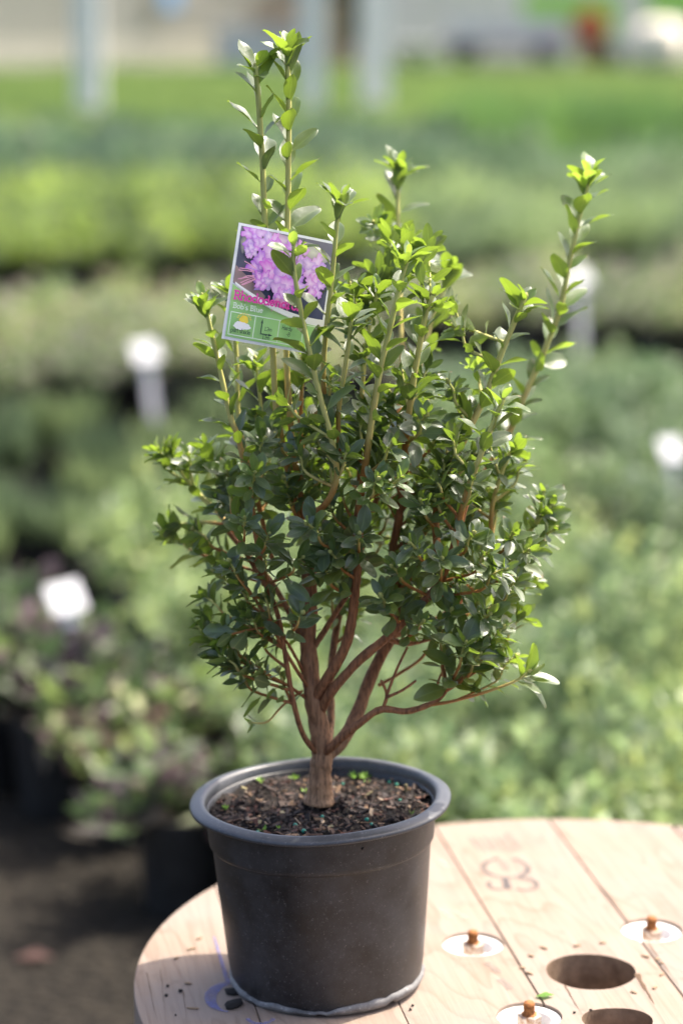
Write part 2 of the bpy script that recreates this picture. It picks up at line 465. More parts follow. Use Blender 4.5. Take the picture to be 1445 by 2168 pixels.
KINDS = {  # pot radius, pot height, foliage leaves, radius, height, leaf length, width, style, label, plant name
    'mottled':  (.085, .17, 230, .15, .16, .066, .034, 'dome', 'young bush with mottled cream, purple and green leaves in black pot', 'mottled_bush'),
    'pale':     (.085, .17, 620, .15, .22, .034, .016, 'dome', 'pale grey-green small-leaved bush in black pot behind the spool', 'pale_bush'),
    'shade':    (.080, .14, 240, .13, .17, .05, .010, 'blade', 'dark green grassy plant in low black pot', 'grassy_plant'),
    'midgreen': (.090, .15, 500, .16, .20, .040, .017, 'dome', 'mid-green leafy bush in black pot behind the pale bushes', 'green_bush'),
    'heather':  (.090, .16, 420, .15, .20, .042, .017, 'dome', 'pinkish grey heathery bush in black pot, set before the lime bushes', 'heathery_bush'),
    'lime':     (.120, .20, 600, .22, .30, .050, .024, 'dome', 'bright lime-green bush in black pot', 'lime_bush'),
    'silver':   (.120, .20, 700, .22, .28, .040, .016, 'dome', 'silvery green bush in black pot among the middle rows', 'silvery_bush'),
    'teal':     (.140, .20, 500, .30, .26, .070, .030, 'dome', 'dusky blue-green shrub in black pot in the far rows', 'dusky_shrub'),
    'spire':    (.140, .20, 380, .26, .42, .09, .014, 'blade', 'upright fresh green plant with narrow leaves beside the lawn', 'upright_plant'),
}
GROUPS = {'mottled': 'mottled plants in the nearest bed', 'pale': 'pale bushes behind the spool', 'shade': 'dark grassy plants in the second bed',
          'midgreen': 'green bushes of the second bed', 'heather': 'heathery bushes in the third bed', 'lime': 'lime bushes of the fourth bed',
          'silver': 'silvery bushes of the middle beds', 'teal': 'dusky shrubs of the far beds', 'spire': 'upright plants along the lawn'}
LIB = {}
for ki, (k, (pr, ph, n, fr, fh, ll, lw, st, lab, nm)) in enumerate(KINDS.items()):
    LIB[k] = (pot_mesh('pot', pr, ph), [foliage_mesh('foliage', 100 + ki * 10 + i, n, fr, fh, ll, lw, PAL[k], st, ph * .9) for i in range(4)])
def place(kind, x, y, lab2=None, grp2=None):
    pm, fm = LIB[kind]
    lab, nm = KINDS[kind][8], KINDS[kind][9]
    r = bpy.data.objects.new(nm, None); r.empty_display_size = .1
    r.location = (x, y, 0.002); r.rotation_euler = (0, 0, rng.random() * 6.283)
    s = rng.uniform(.88, 1.1); r.scale = (s, s, s)
    link(r); tag(r, lab2 or lab, 'potted plant', grp2 or GROUPS[kind])
    link(bpy.data.objects.new('pot', pm), r)
    f = link(bpy.data.objects.new('foliage', rng.choice(fm)), r); f['kind'] = 'stuff'
    f.scale = (rng.uniform(.9, 1.1), rng.uniform(.9, 1.1), rng.uniform(.85, 1.2))
def in_view(x, y, m=0.14): return abs(x) < 0.1412 * (y + CAM_D + .35) + m
def bed(kind, xr, yr, sp, rot=0.0, keep=lambda x, y: True, jit=.1, drop=.04, lab2=None, grp2=None):
    cx, cy = (xr[0] + xr[1]) / 2, (yr[0] + yr[1]) / 2
    R = int(max(xr[1] - xr[0], yr[1] - yr[0]) / sp) + 2
    c, s = math.cos(rot), math.sin(rot)
    for i in range(-R, R + 1):
        for j in range(-R, R + 1):
            a, b = i * sp + (j % 2) * sp * .5, j * sp * .9
            x, y = cx + a * c - b * s + rng.gauss(0, jit * sp * .4), cy + a * s + b * c + rng.gauss(0, jit * sp * .4)
            if xr[0] <= x <= xr[1] and yr[0] <= y <= yr[1] and in_view(x, y, .55 if y < 14 else .7) and keep(x, y) and rng.random() > drop:
                place(kind, x, y, lab2, grp2)
# nearest bed: its front edge runs diagonally towards the spool
front = lambda x: 1.83 - 1.15 * (x + 0.37)
bed('mottled', (-1.25, .05), (1.0, 2.55), .20, -.72, lambda x, y: y > front(x) and x < -.20 - .36 * (y - 1.8))
bed('pale', (-.6, 1.45), (.95, 3.35), .215, -.25, lambda x, y: x > -.13 - .36 * (y - 1.8) and (y > 1.35 or x > .12), drop=0)
bed('shade', (-1.8, .25), (3.45, 5.2), .29, .05)
bed('midgreen', (.20, 2.0), (4.05, 5.9), .25, .03, lambda x, y: x > .25)
bed('heather', (-2.1, .1), (6.1, 7.6), .265, .02)
bed('heather', (.1, 2.3), (7.3, 8.6), .25, .02, lab2='pinkish grey heathery bush in black pot, set before the silvery bushes', grp2='heathery bushes before the silvery bed')
bed('lime', (-2.9, .2), (9.2, 12.2), .37, .02)
bed('silver', (.25, 2.9), (9.4, 12.4), .37, .02)
bed('teal', (-4, 4), (13.6, 18.2), .58, .03)
bed('spire', (1.0, 5), (15.0, 18.6), .55, .03)

# white plant labels on stakes
def stake_label(p, foot_z, w, h, tilt, label):
    top = p.z - foot_z
    r = empty('plant_label', (p.x - math.sin(tilt) * top * .8 - .12 * top * .58, p.y + .10 * top, foot_z), (-.12, tilt, .62)); tag(r, label, 'plant label', 'white label stakes in the beds')
    hd = box_obj('label_head', (-w * .55, w * .55, -.0012, .0012, -h / 2, h / 2), M_WHITE, r, .0008); hd.location = (0, 0, top); hd.rotation_euler = (-.42, 0, 0)
    box_obj('stake', (-w * .21, w * .21, -.0010, .0010, -.03, top - h / 2 + .008), M_WHITE, r)
stake_label(at(172, 1272, 2.28), .14, .066, .062, -.10, 'square white label on a stake among the mottled purple and green leaves')
stake_label(at(334, 748, 5.72), .01, .088, .075, -.05, 'white label on a wide stake in front of pinkish grey bushes')
stake_label(at(1262, 590, 7.0), .01, .085, .075, .04, 'white label on a stake by the silvery bushes')
stake_label(at(1466, 960, 3.9), .01, .066, .062, .03, 'white label on a tall stake at the end of mid-green bushes')

# ------------------------------------------------------------------ buildings and yard things behind the lawn
YB = 46.0
def siding_building(name, x0, x1, y0, depth, h, m_wall, m_roof, label, board=.20, turn=0.0):
    r = empty(name, ((x0 + x1) / 2, y0, 0), (0, 0, turn)); tag(r, label, 'building')
    w = (x1 - x0) / 2
    box_obj('wall', (-w, w, .03, depth, 0, h), m_wall, r)
    me = None
    n = int(h / board)
    for i in range(n):
        if me is None:
            bm = bmesh.new()
            v = [bm.verts.new(p) for p in ((-w, .028, 0), (w, .028, 0), (w, .028, board), (-w, .028, board), (-w, 0, .002), (w, 0, .002), (w, .020, board), (-w, .020, board))]
            for f in ((4, 5, 6, 7), (0, 1, 5, 4), (3, 7, 6, 2), (0, 4, 7, 3), (1, 2, 6, 5)): bm.faces.new([v[q] for q in f])
            o = bm_obj('board', bm, m_wall, r); me = o.data
        else:
            o = link(bpy.data.objects.new('board', me), r)
        o.location = (0, 0, i * board)
    v = [(-w - .3, -.4, h), (w + .3, -.4, h), (w + .3, depth + .4, h), (-w - .3, depth + .4, h), (-w - .3, depth / 2, h + 1.4), (w + .3, depth / 2, h + 1.4)]
    mesh_obj('roof', v, [(0, 1, 5, 4), (3, 4, 5, 2), (0, 4, 3), (1, 2, 5), (0, 3, 2, 1)], m_roof, r)
    return r
M_BEIGE = noisy('beige_siding', (0.38, 0.355, 0.28), (0.47, 0.44, 0.36), 1.2, 0.7)
M_GREYW = noisy('grey_siding', (0.40, 0.395, 0.37), (0.48, 0.475, 0.45), 1.5, 0.7)
M_ROOF = noisy('roof_sheet', (0.10, 0.10, 0.11), (0.15, 0.15, 0.16), 2, 0.6)
siding_building('beige_building', -10.6, .6, 43.4, 6, 2.6, M_BEIGE, M_ROOF, 'beige weatherboard building beyond the lawn', turn=math.radians(50))
siding_building('grey_building', -1.0, 11, YB + 5.2, 6, 2.6, M_GREYW, M_ROOF, 'pale grey weatherboard building behind the yard things', turn=math.radians(38))
M_POST = noisy('galvanised_post', (0.66, 0.65, 0.62), (0.76, 0.75, 0.72), 6, 0.45, metallic=.2)
def post(px, y, w, label):
    p = at(px, 100, y)
    r = empty('steel_post', (p.x, y, 0)); tag(r, label, 'post', 'pale steel posts along the lawn')
    box_obj('shaft', (-w / 2, w / 2, -w / 2, w / 2, 0, 2.6), M_POST, r, .01)
    box_obj('foot_plate', (-w, w, -w, w, .004, .02), M_POST, r)
    return r
post(187, 27, .30, 'pale grey steel post before the beige building')
post(660, 27.5, .30, 'pale grey steel post beside the tan crates')
post(792, 28.5, .36, 'thick pale blue-grey steel post next to the dark evergreen')
# blue notice on the beige wall
p = at(362, 4, 45.1)
r = empty('blue_notice', (p.x, 45.0, p.z - .12), (0, 0, math.radians(50))); tag(r, 'small sky-blue notice board fixed to the beige building', 'sign')
M_BLUE = flat('blue_paint', (0.16, 0.36, 0.62), .5)
box_obj('panel', (-.20, .20, -.02, .02, 0, .42), M_BLUE, r, .004)
box_obj('frame', (-.23, .23, .021, .039, -.03, .45), M_GREYW, r)
# tan crates stacked by the post
M_TAN = noisy('tan_crate_wood', (0.42, 0.29, 0.19), (0.56, 0.42, 0.30), 5, 0.8)
def crate(x, y, z, w, d, h, label):
    r = empty('wooden_crate', (x, y, z)); tag(r, label, 'crate', 'tan crates by the building')
    n = 4
    for i in range(n):
        z0, z1 = i * h / n, (i + .86) * h / n
        box_obj('slat', (-w / 2, w / 2, -d / 2, -d / 2 + .02, z0, z1), M_TAN, r)
    box_obj('box_shell', (-w / 2 + .01, w / 2 - .01, -d / 2 + .022, d / 2, 0, h - .02), M_TAN, r)
pc = at(580, 100, YB - 2)
M_LILAC = noisy('lilac_grey_sheet', (0.50, 0.48, 0.49), (0.60, 0.58, 0.58), 3, 0.6)
r = empty('covered_bin', (pc.x, YB - 1.4, 0)); tag(r, 'low pale lilac-grey covered bin beside the beige building', 'bin')
box_obj('bin_body', (-1.1, 1.0, -.5, .5, 0, .74), M_LILAC, r, .04)
box_obj('bin_lid', (-1.14, 1.04, -.54, .54, .742, .80), M_LILAC, r, .02)
crate(pc.x + .1, YB - 1.4, .802, 1.1, .8, .55, 'tan slatted crate resting on the lilac-grey bin')
crate(pc.x + 1.02, YB - 2.6, .002, .5, .6, 1.3, 'tall tan slatted crate standing next to the dark evergreen')
# dark evergreen
p = at(737, 140, YB - 1)
r = empty('evergreen_tree', (p.x, YB - .6, 0)); tag(r, 'narrow dark evergreen between the two buildings', 'tree')
v, f = lathe([(.10, 0), (.08, 1.2), (.03, 3.0)], 10)
mesh_obj('trunk', v, f, M_STEM, r, attrs={'wood': ('FLOAT', [.8] * len(v))})
cm = foliage_mesh('crown', 55, 5000, .30, 3.0, .13, .04, [((.018, .034, .02), 3), ((.03, .055, .028), 2)], 'dome', .1, .2)
cr = link(bpy.data.objects.new('crown', cm), r); cr['kind'] = 'stuff'
# trailer
M_TRAIL = noisy('trailer_panel', (0.50, 0.50, 0.50), (0.60, 0.60, 0.59), 3, 0.45)
M_TYRE = noisy('tyre_rubber', (0.02, 0.02, 0.022), (0.04, 0.04, 0.045), 20, 0.8)
M_MAUVE = noisy('mauve_planks', (0.28, 0.23, 0.22), (0.38, 0.31, 0.29), 4, 0.8)
pt = at(1070, 140, YB - 1)
r = empty('flat_trailer', (pt.x, YB - 1, 0)); tag(r, 'pale grey flat trailer with dark wheels parked beyond the lawn', 'trailer')
box_obj('bed', (-1.15, 1.15, -.7, .7, .40, .52), M_MAUVE, r, .01)
box_obj('side_panel', (-1.15, 1.15, -.72, -.701, .521, .92), M_TRAIL, r)
box_obj('side_panel', (-1.15, 1.15, .701, .72, .521, .92), M_TRAIL, r)
box_obj('drawbar', (-1.9, -1.151, -.05, .05, .41, .49), M_TYRE, r)
for sx in (-.78, .80):
    for sy in (-.62, .62):
        v, f = lathe([(.06, -.09), (.24, -.09), (.26, -.05), (.26, .05), (.24, .09), (.06, .09), (.06, -.09)], 24)
        o = mesh_obj('wheel', [(a, c, b) for a, b, c in v], f, M_TYRE, r, True); o.location = (sx, sy, .26)
        h = mesh_obj('rim', [(a * .25, c * 1.02, b * .25) for a, b, c in v], f, M_TRAIL, o, True)
r2 = empty('plank_stack', (pt.x + .05, YB - 2.3, 0)); tag(r2, 'low stack of mauve-brown planks lying before the flat trailer', 'planks')
for i in range(4):
    o = box_obj('plank', (-.75 + rng.uniform(-.05, .05), .72 + rng.uniform(-.05, .05), -.15, .15, .002 + i * .055, .053 + i * .055), M_MAUVE, r2, .004)
r = empty('storage_tub', (at(880, 140, YB - 2).x, YB - 2.4, 0)); tag(r, 'white storage tub on the grass beside the flat trailer', 'tub')
v, f = lathe([(.0, .002), (.30, .002), (.36, .46), (.39, .46), (.39, .50), (.34, .50), (.29, .04), (0, .04)], 24); mesh_obj('tub_wall', v, f, M_WHITE, r, True)
# lime screens, red round sign on brown post
M_LIMEP = flat('lime_paint', (0.30, 0.56, 0.10), .5)
M_RED = flat('red_paint', (0.46, 0.035, 0.035), .4)
M_BROWN = noisy('brown_timber', (0.20, 0.11, 0.06), (0.30, 0.17, 0.09), 6, 0.8)
ps = at(1235, 140, YB - 2)
def screen(x, y, w, z0, h, label):
    r = empty('lime_screen', (x, y, 0)); tag(r, label, 'screen', 'lime green screens')
    box_obj('panel', (-w / 2, w / 2, -.02, .02, z0, z0 + h), M_LIMEP, r, .004)
    for s in (-1, 1): box_obj('leg', (s * w * .42 - .03, s * w * .42 + .03, .021, .08, .002, z0 + h), M_GREYW, r)
screen(ps.x, YB - .2 + 1.2, 1.9, .50, .9, 'lime-green screen standing behind the red sign')
screen(at(1430, 20, YB).x + .3, YB + 1.0, 1.5, .92, .6, 'raised lime-green screen above the cream sack')
r = empty('red_sign', (ps.x + .05, YB - 2.2, 0)); tag(r, 'round red sign on a stout brown timber post', 'sign')
box_obj('post', (-.17, .30, -.12, .12, .002, .70), M_BROWN, r, .01)
v, f = lathe([(0, -.03), (.28, -.03), (.29, 0), (.28, .03), (0, .03)], 32)
o = mesh_obj('disc', [(a, c - .16, b + .80) for a, b, c in v], f, M_RED, r, True)
for dx, nm, lab in ((-.62, 'water_drum', 'dark blue-grey drum standing beside the brown timber post, next to the trailer'), (.56, 'water_drum', 'dark blue-grey drum between the brown timber post and the cream sack')):
    r = empty(nm, (ps.x + dx, YB - 2.2, 0)); tag(r, lab, 'drum', 'dark drums')
    v, f = lathe([(0, .002), (.17, .002), (.19, .03), (.19, .22), (.20, .23), (.19, .24), (.19, .44), (.17, .47), (0, .47)], 24)
    mesh_obj('drum_wall', v, f, noisy('drum_paint', (.06, .065, .08), (.10, .11, .13), 8, .5), r, True)
# cream sack
pk = at(1388, 118, YB - 3)
r = empty('bulk_sack', (pk.x, YB - 3.2, 0)); tag(r, 'bulging cream bulk sack glowing in the sun on a grey pallet', 'sack')
M_CREAM = noisy('cream_woven', (0.72, 0.63, 0.50), (0.82, 0.74, 0.62), 12, 0.8, .3, .01)
v, f = lathe([(0, .16), (.40, .16), (.50, .26), (.52, .50), (.46, .74), (.30, .86), (.12, .90), (0, .90)], 32, lambda a, b, t: (a * (1 + .06 * math.sin(4 * t) + .03 * math.sin(7 * t + 1)), b + .02 * math.sin(3 * t) * (b > .3)))
mesh_obj('bag', v, f, M_CREAM, r, True)
r = empty('grey_pallet', (pk.x, YB - 3.2, 0)); tag(r, 'weathered grey pallet under the cream sack', 'pallet')
M_PAL = noisy('weathered_grey_wood', (.26, .24, .21), (.36, .34, .30), 8, .8)
for i in range(6): box_obj('slat', (-.62 + i * .208, -.62 + i * .208 + .17, -.55, .55, .125, .158), M_PAL, r)
for i in range(3): box_obj('bearer', (-.6, .6, -.53 + i * .48, -.43 + i * .48, .002, .122), M_PAL, r)

# ------------------------------------------------------------------ cable spool
HX, HY, FR, TH = 0.2249, 0.0162, 0.4108, 0.040
UD = Vector((0.169, -0.986, 0)).normalized(); ND = Vector((0.986, 0.169, 0)).normalized()
spool = empty('cable_spool', (HX, HY, 0.001)); tag(spool, 'round pale timber cable spool used as a table under the potted shrub', 'cable spool')
ROT = math.atan2(ND.y, ND.x)               # local X across the boards, local Y along them
hn = ND.dot(Vector((HX, HY, 0)))
HOLES = [(0, 0, .0405)]
def to_local(wx, wy):
    d = Vector((wx - HX, wy - HY, 0))
    return d.dot(ND), d.dot(Vector((-ND.y, ND.x, 0)))
BOLTS = [(0.122, 0.081), (0.292, 0.115), (0.162, -0.080), (HX + .103, HY - .066)]
def cyl_obj(x, y, r, z0, z1, seg=48, fn=None):
    bm = bmesh.new()
    ring = []
    for i in range(seg):
        a = 2 * math.pi * i / seg; rr = fn(a) * r if fn else r
        ring.append((x + rr * math.cos(a), y + rr * math.sin(a)))
    b = [bm.verts.new((p[0], p[1], z0)) for p in ring]; t = [bm.verts.new((p[0], p[1], z1)) for p in ring]
    bm.faces.new(b[::-1]); bm.faces.new(t)
    for i in range(seg): bm.faces.new((b[i], b[(i + 1) % seg], t[(i + 1) % seg], t[i]))
    me = bpy.data.meshes.new('cutter'); bm.to_mesh(me); bm.free()
    return bpy.data.objects.new('cutter', me)
cutters = [(0, 0, .0405, cyl_obj(0, 0, .0405, -1, 1, 64, lambda a: 1 + .012 * math.sin(3 * a + 1) + .006 * math.sin(8 * a)))]
lx, ly = to_local(0.2375, -0.090)
cutters.append((lx, ly, .03, cyl_obj(lx, ly, .0285, -1, 1, 48, lambda a: 1 + .07 * math.cos(2 * a + .5) + .03 * math.sin(3 * a))))
for bx, by in BOLTS:
    lx, ly = to_local(bx, by)
    cutters.append((lx, ly, .0285, cyl_obj(lx, ly, .0285, -.016, 1, 48)))
for q in cutters: C.objects.link(q[3])
def plank_mesh(x0, x1, R, th):
    bm = bmesh.new(); pts = []
    n = 28
    def yy(x): return math.sqrt(max(0, R * R - x * x))
    xa, xb = max(x0, -R + 1e-4), min(x1, R - 1e-4)
    xs = [xa + (xb - xa) * i / n for i in range(n + 1)]
    if xa > -R + 2e-4 or True:
        # even steps in angle keep the rim round
        aa, ab = math.acos(max(-1, min(1, xa / R))), math.acos(max(-1, min(1, xb / R)))
        xs = [R * math.cos(aa + (ab - aa) * i / n) for i in range(n + 1)]
    outline = [(x, yy(x)) for x in xs] + [(x, -yy(x)) for x in reversed(xs)]
    clean = []
    for p in outline:
        if not clean or (abs(p[0] - clean[-1][0]) + abs(p[1] - clean[-1][1])) > 2e-4: clean.append(p)
    outline = clean[::-1]
    t = [bm.verts.new((x, y, 0)) for x, y in outline]; b = [bm.verts.new((x, y, -th)) for x, y in outline]
    bm.faces.new(t); bm.faces.new(b[::-1])
    m = len(outline)
    for i in range(m): bm.faces.new((t[i], b[i], b[(i + 1) % m], t[(i + 1) % m]))
    bmesh.ops.recalc_face_normals(bm, faces=list(bm.faces))
    return bm
M_WOODD = noisy('shade_dark_inner_wood', (.17, .11, .068), (.30, .205, .13), 60, .85, .4, .002)  # brown darkened to stand for the shade inside the holes
joints = [-.60, -.2085, -.084, .0405, .165, .2895, .414, .5385, 1.2]
prng = random.Random(4)
dg = None
for i in range(len(joints) - 1):
    a, b = joints[i] - hn + (.0009 if i > 3 else .0004), joints[i + 1] - hn - (.0009 if i > 2 else .0004)
    a, b = max(a, -FR), min(b, FR)
    if b - a < .01: continue
    o = bm_obj('plank', plank_mesh(a, b, FR, TH), M_WOOD, None)
    mods = []
    for (cx, cy, cr, co) in cutters:
        if cx + cr > a and cx - cr < b:
            md = o.modifiers.new('cut', 'BOOLEAN'); md.operation = 'DIFFERENCE'; md.object = co; md.solver = 'EXACT'
    bv = o.modifiers.new('bevel', 'BEVEL'); bv.width = .0013; bv.segments = 2; bv.limit_method = 'ANGLE'; bv.angle_limit = math.radians(50)
    dg = bpy.context.evaluated_depsgraph_get(); dg.update()
    me = bpy.data.meshes.new_from_object(o.evaluated_get(dg))
    o.modifiers.clear(); o.data = me; me.name = 'plank'
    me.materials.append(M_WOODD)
    for pg in me.polygons:                       # sawn walls of the two open holes: their shade put into a darker wood colour
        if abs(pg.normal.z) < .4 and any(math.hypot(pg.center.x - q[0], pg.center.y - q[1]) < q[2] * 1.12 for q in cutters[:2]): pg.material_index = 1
    o.parent = spool
    o.location = (0, 0, ZT - .001 - prng.random() * .0008); o.rotation_euler = (0, 0, ROT)
for q in cutters: bpy.data.objects.remove(q[3], do_unlink=True)
v, f = lathe([(.0, .05), (.20, .05), (.20, ZT - TH - .002), (.0, ZT - TH - .002)], 48, lambda r, z, a: (r * (1 - .02 * (abs(((a * 16 / (2 * math.pi)) % 1) - .5) > .45)), z))
v = [(x, y, z) for x, y, z in v]
# drum with an open core below the arbor hole
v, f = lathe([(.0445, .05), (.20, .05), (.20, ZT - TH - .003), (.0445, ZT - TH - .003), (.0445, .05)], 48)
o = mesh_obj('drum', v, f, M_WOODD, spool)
v, f = lathe([(.04, .0), (FR, .0), (FR, .045), (.04, .045), (.04, 0)], 72); mesh_obj('bottom_flange', v, f, M_WOOD, spool)
# sunk white cups with rusty bolts
for bx, by in BOLTS:
    loc = (bx - HX, by - HY, ZT - .001)
    v, f = lathe([(.0282, -.0155), (.0282, -.0035), (.0270, -.0030), (.0205, -.0035), (.0190, -.0050), (.0170, -.0125), (.0040, -.0130)], 48)
    w = mesh_obj('bolt_cup', v, f, M_ENAMEL, spool, True); w.location = loc
    rot = rng.random() * 1.0
    bm = bmesh.new()
    ring0 = [bm.verts.new((.0105 * math.cos(rot + k * math.pi / 3), .0105 * math.sin(rot + k * math.pi / 3), -.0128)) for k in range(6)]
    ring1 = [bm.verts.new((v_.co.x, v_.co.y, .0010)) for v_ in ring0]
    bm.faces.new(ring1)
    for k in range(6): bm.faces.new((ring0[k], ring0[(k + 1) % 6], ring1[(k + 1) % 6], ring1[k]))
    bmesh.ops.bevel(bm, geom=[e for e in bm.edges if all(abs(q.co.z - .0010) < 1e-6 for q in e.verts)], offset=.0008, segments=1, affect='EDGES')
    n_ = bm_obj('nut', bm, M_NUT, w)
    prof = [(.0066, .0008), (.0064, .0018), (.0054, .0022)]
    z = .0024
    while z < .0105:
        prof += [(.0042, z), (.0051, z + .0006)]; z += .0012
    prof += [(.0047, .0118), (.0040, .0128), (0, .0130)]
    v, f = lathe(prof, 20)
    b_ = mesh_obj('bolt', v, f, M_RUST, w, True); b_.rotation_euler = (rng.uniform(-.05, .05), rng.uniform(-.05, .05), 0)
# printed stamp, blue paint marks, crack
def ribbon(pts, w, closed=False):
    vs_, fs = [], []
    n = len(pts)
    for i, p in enumerate(pts):
        a = pts[i - 1] if (i > 0 or closed) else p
        b = pts[(i + 1) % n] if (i < n - 1 or closed) else p
        d = Vector((b[0] - a[0], b[1] - a[1])).normalized()
        ww = w(i / (n - 1)) if callable(w) else w
        vs_ += [(p[0] - d.y * ww / 2, p[1] + d.x * ww / 2), (p[0] + d.y * ww / 2, p[1] - d.x * ww / 2)]
    m = n if closed else n - 1
    for i in range(m):
        j = (i + 1) % n
        fs.append((2 * i, 2 * i + 1, 2 * j + 1, 2 * j))
    return vs_, fs
def decal(name, pts, w, mat, closed=False, lift=.0006):
    v, f = ribbon(pts, w, closed)
    o = mesh_obj(name, [(x - HX, y - HY, 0) for x, y in v], [q[::-1] for q in f], mat, spool)
    o.location = (0, 0, ZT - .001 + lift)
    return o
M_INK = make_stamp_mat('faded_black_ink', (0.09, 0.09, 0.10), .15, .75, 70)
M_INKL = make_stamp_mat('pale_grey_ink', (0.16, 0.15, 0.15), .05, .45, 90)
M_BLUEINK = make_stamp_mat('blue_marker_paint', (0.16, 0.17, 0.36), .25, .75, 60)
M_BLUEL = make_stamp_mat('thin_blue_marker', (0.16, 0.18, 0.46), .2, .6, 60)
M_GREENINK = make_stamp_mat('green_crayon', (0.16, 0.42, 0.34), .0, .5, 120)
def arc(c, rx, ry, a0, a1, n=20, rot=0.0):
    o = []
    for i in range(n + 1):
        t = math.radians(a0 + (a1 - a0) * i / n)
        x, y = rx * math.cos(t), ry * math.sin(t)
        o.append((c[0] + x * math.cos(rot) - y * math.sin(rot), c[1] + x * math.sin(rot) + y * math.cos(rot)))
    return o
sc_ = [on_table(1070, 1840)]
c0 = on_table(1070, 1838); decal('stamp_ring', arc(c0, .0225, .028, 100, 428), .0055, M_INK)
for px, py, l_ in ((1066, 1834, .02),):
    q = on_table(px, py); decal('stamp_stroke', [(q.x - .003, q.y + .016), (q.x + .003, q.y - .012)], .009, M_INKL, lift=.0008)
q = on_table(1052, 1873); decal('stamp_letter', arc(q, .0085, .014, 150, 390), .0045, M_INK, lift=.0008)
q = on_table(1075, 1873); decal('stamp_letter', [(q.x - .002, q.y + .018), (q.x, q.y - .014)], .007, M_INK, lift=.0010)
q = on_table(1108, 1873); decal('stamp_letter', arc(q, .013, .016, -130, 110), .005, M_INK, lift=.0008)
for k in range(6):
    q = on_table(1000 + k * 14, 1786 + (k % 2) * 3)
    decal('stamp_letter', [(q.x - .002, q.y + .020), (q.x + .006, q.y - .022)], .0045, M_INKL, lift=.0008)
q = on_table(1074, 1786); decal('stamp_letter', [(q.x + .0, q.y + .03), (q.x + .012, q.y - .022)], .007, M_INKL, lift=.0008)
for px, py in ((945, 1935), (975, 1938), (942, 1832), (1045, 2050), (1072, 2085)):
    q = on_table(px, py); decal('crayon_mark', [(q.x - .006, q.y + .012), (q.x, q.y), (q.x + .003, q.y - .012)], .007, M_GREENINK if py < 2000 else M_INKL, lift=.0008)
q = on_table(490, 2112); decal('paint_ring', arc(q, .0185, .031, 75, 265, 24), lambda t: .002 + .009 * math.sin(math.pi * min(1, t * 1.05)), M_BLUEINK)
a_, b_ = on_table(453, 1984), on_table(483, 2082)
decal('paint_line', [(a_.x + (b_.x - a_.x) * t / 6, a_.y + (b_.y - a_.y) * t / 6) for t in range(7)], lambda t: .0015 + .003 * t, M_BLUEL)
q = on_table(552, 2152); decal('paint_letter', arc(q, .012, .016, 200, 340), .004, M_BLUEL)
M_CRACK = flat('dark_crack', (.10, .06, .035), .9)
def crack(p0, p1, w, seed):
    r_ = random.Random(seed); a, b = on_table(*p0), on_table(*p1); n = 14; pts = []
    for i in range(n + 1):
        t = i / n; pts.append((a.x + (b.x - a.x) * t + r_.gauss(0, .00025), a.y + (b.y - a.y) * t))
    decal('wood_crack', pts, lambda t: w * (1.05 - t) * (.6 + .4 * math.sin(t * 9 + seed) ** 2), M_CRACK, lift=.0004)
crack((1346, 2062), (1385, 2128), .0060, 1)
crack((1194, 2086), (1232, 2150), .0016, 2)
crack((1372, 2000), (1440, 2092), .0016, 3)
crack((1238, 1840), (1330, 1945), .0012, 5)
crack((340, 2052), (352, 2168), .0006, 6)
crack((388, 2100), (396, 2168), .0007, 7)
crack((310, 2060), (334, 2168), .0009, 8)

# ------------------------------------------------------------------ nursery pot
PX, PH = -0.013, 0.1702
POT_LOC, POT_ROT = (PX, 0, ZT + .0032), (0, math.radians(-2.0), 0)
pot = empty('nursery_pot', POT_LOC, POT_ROT); tag(pot, 'dusty black plastic nursery pot standing on the cable spool', 'plant pot')
def foot_fn(r, z, a):
    k = math.sin(11 * a + 1.2) + .6 * math.sin(23 * a) + .4 * math.sin(5 * a)
    return r * (1 + .006 * k), z
v, f = lathe([(.0838, .0005), (.0855, .0085), (.0872, .020), (.0930, .085), (.0966, .1285), (.0968, .1296), (.0984, .1303), (.0994, .1318), (.0997, .1345), (.1015, .160), (.1017, .1628),
              (.0985, .1605), (.0970, .134), (.0915, .085), (.085, .014), (.0, .014)], 128)
mesh_obj('pot_wall', v, f, M_POT, pot, True)
v, f = lathe([(.1008, .1622), (.1080, .1626), (.1136, .1632), (.1150, .1640), (.1154, .1653), (.1150, .1666), (.1138, .1676), (.1110, .1685), (.1070, .1697), (.1046, .1700), (.1026, .1692), (.1012, .1670), (.1000, .1620), (.0985, .1500), (.0974, .1400)], 128,
             lambda r, z, a: (r * (1 + .0018 * math.sin(3 * a + .5) + .0007 * math.sin(9 * a)), z + .0005 * math.sin(5 * a + 1)))
mesh_obj('rim', v, f, M_RIM, pot, True)
def foot2(r, z, a):
    k = math.sin(9 * a + 1.2) + .7 * math.sin(17 * a + .4) + .4 * math.sin(29 * a)
    notch = 1 if (math.sin(8 * a + 2.1) > .93) else 0
    if z < -.0005: return r * (1 + .006 * k), -.002 + .0042 * notch + .0004 * k
    return r * (1 + .004 * k), z + .0008 * k - (.0030 + .0022 * math.sin(3 * a + .7) + .0012 * math.sin(7 * a)) * max(0, z) / .0088 + .001 * notch
v, f = lathe([(.080, -.001), (.0846, -.001), (.0866, .0010), (.0874, .0030), (.0873, .0056), (.0866, .0070), (.0850, .0088)], 160, foot2)
mesh_obj('pot_foot', v, f, M_FOOT, pot, True)

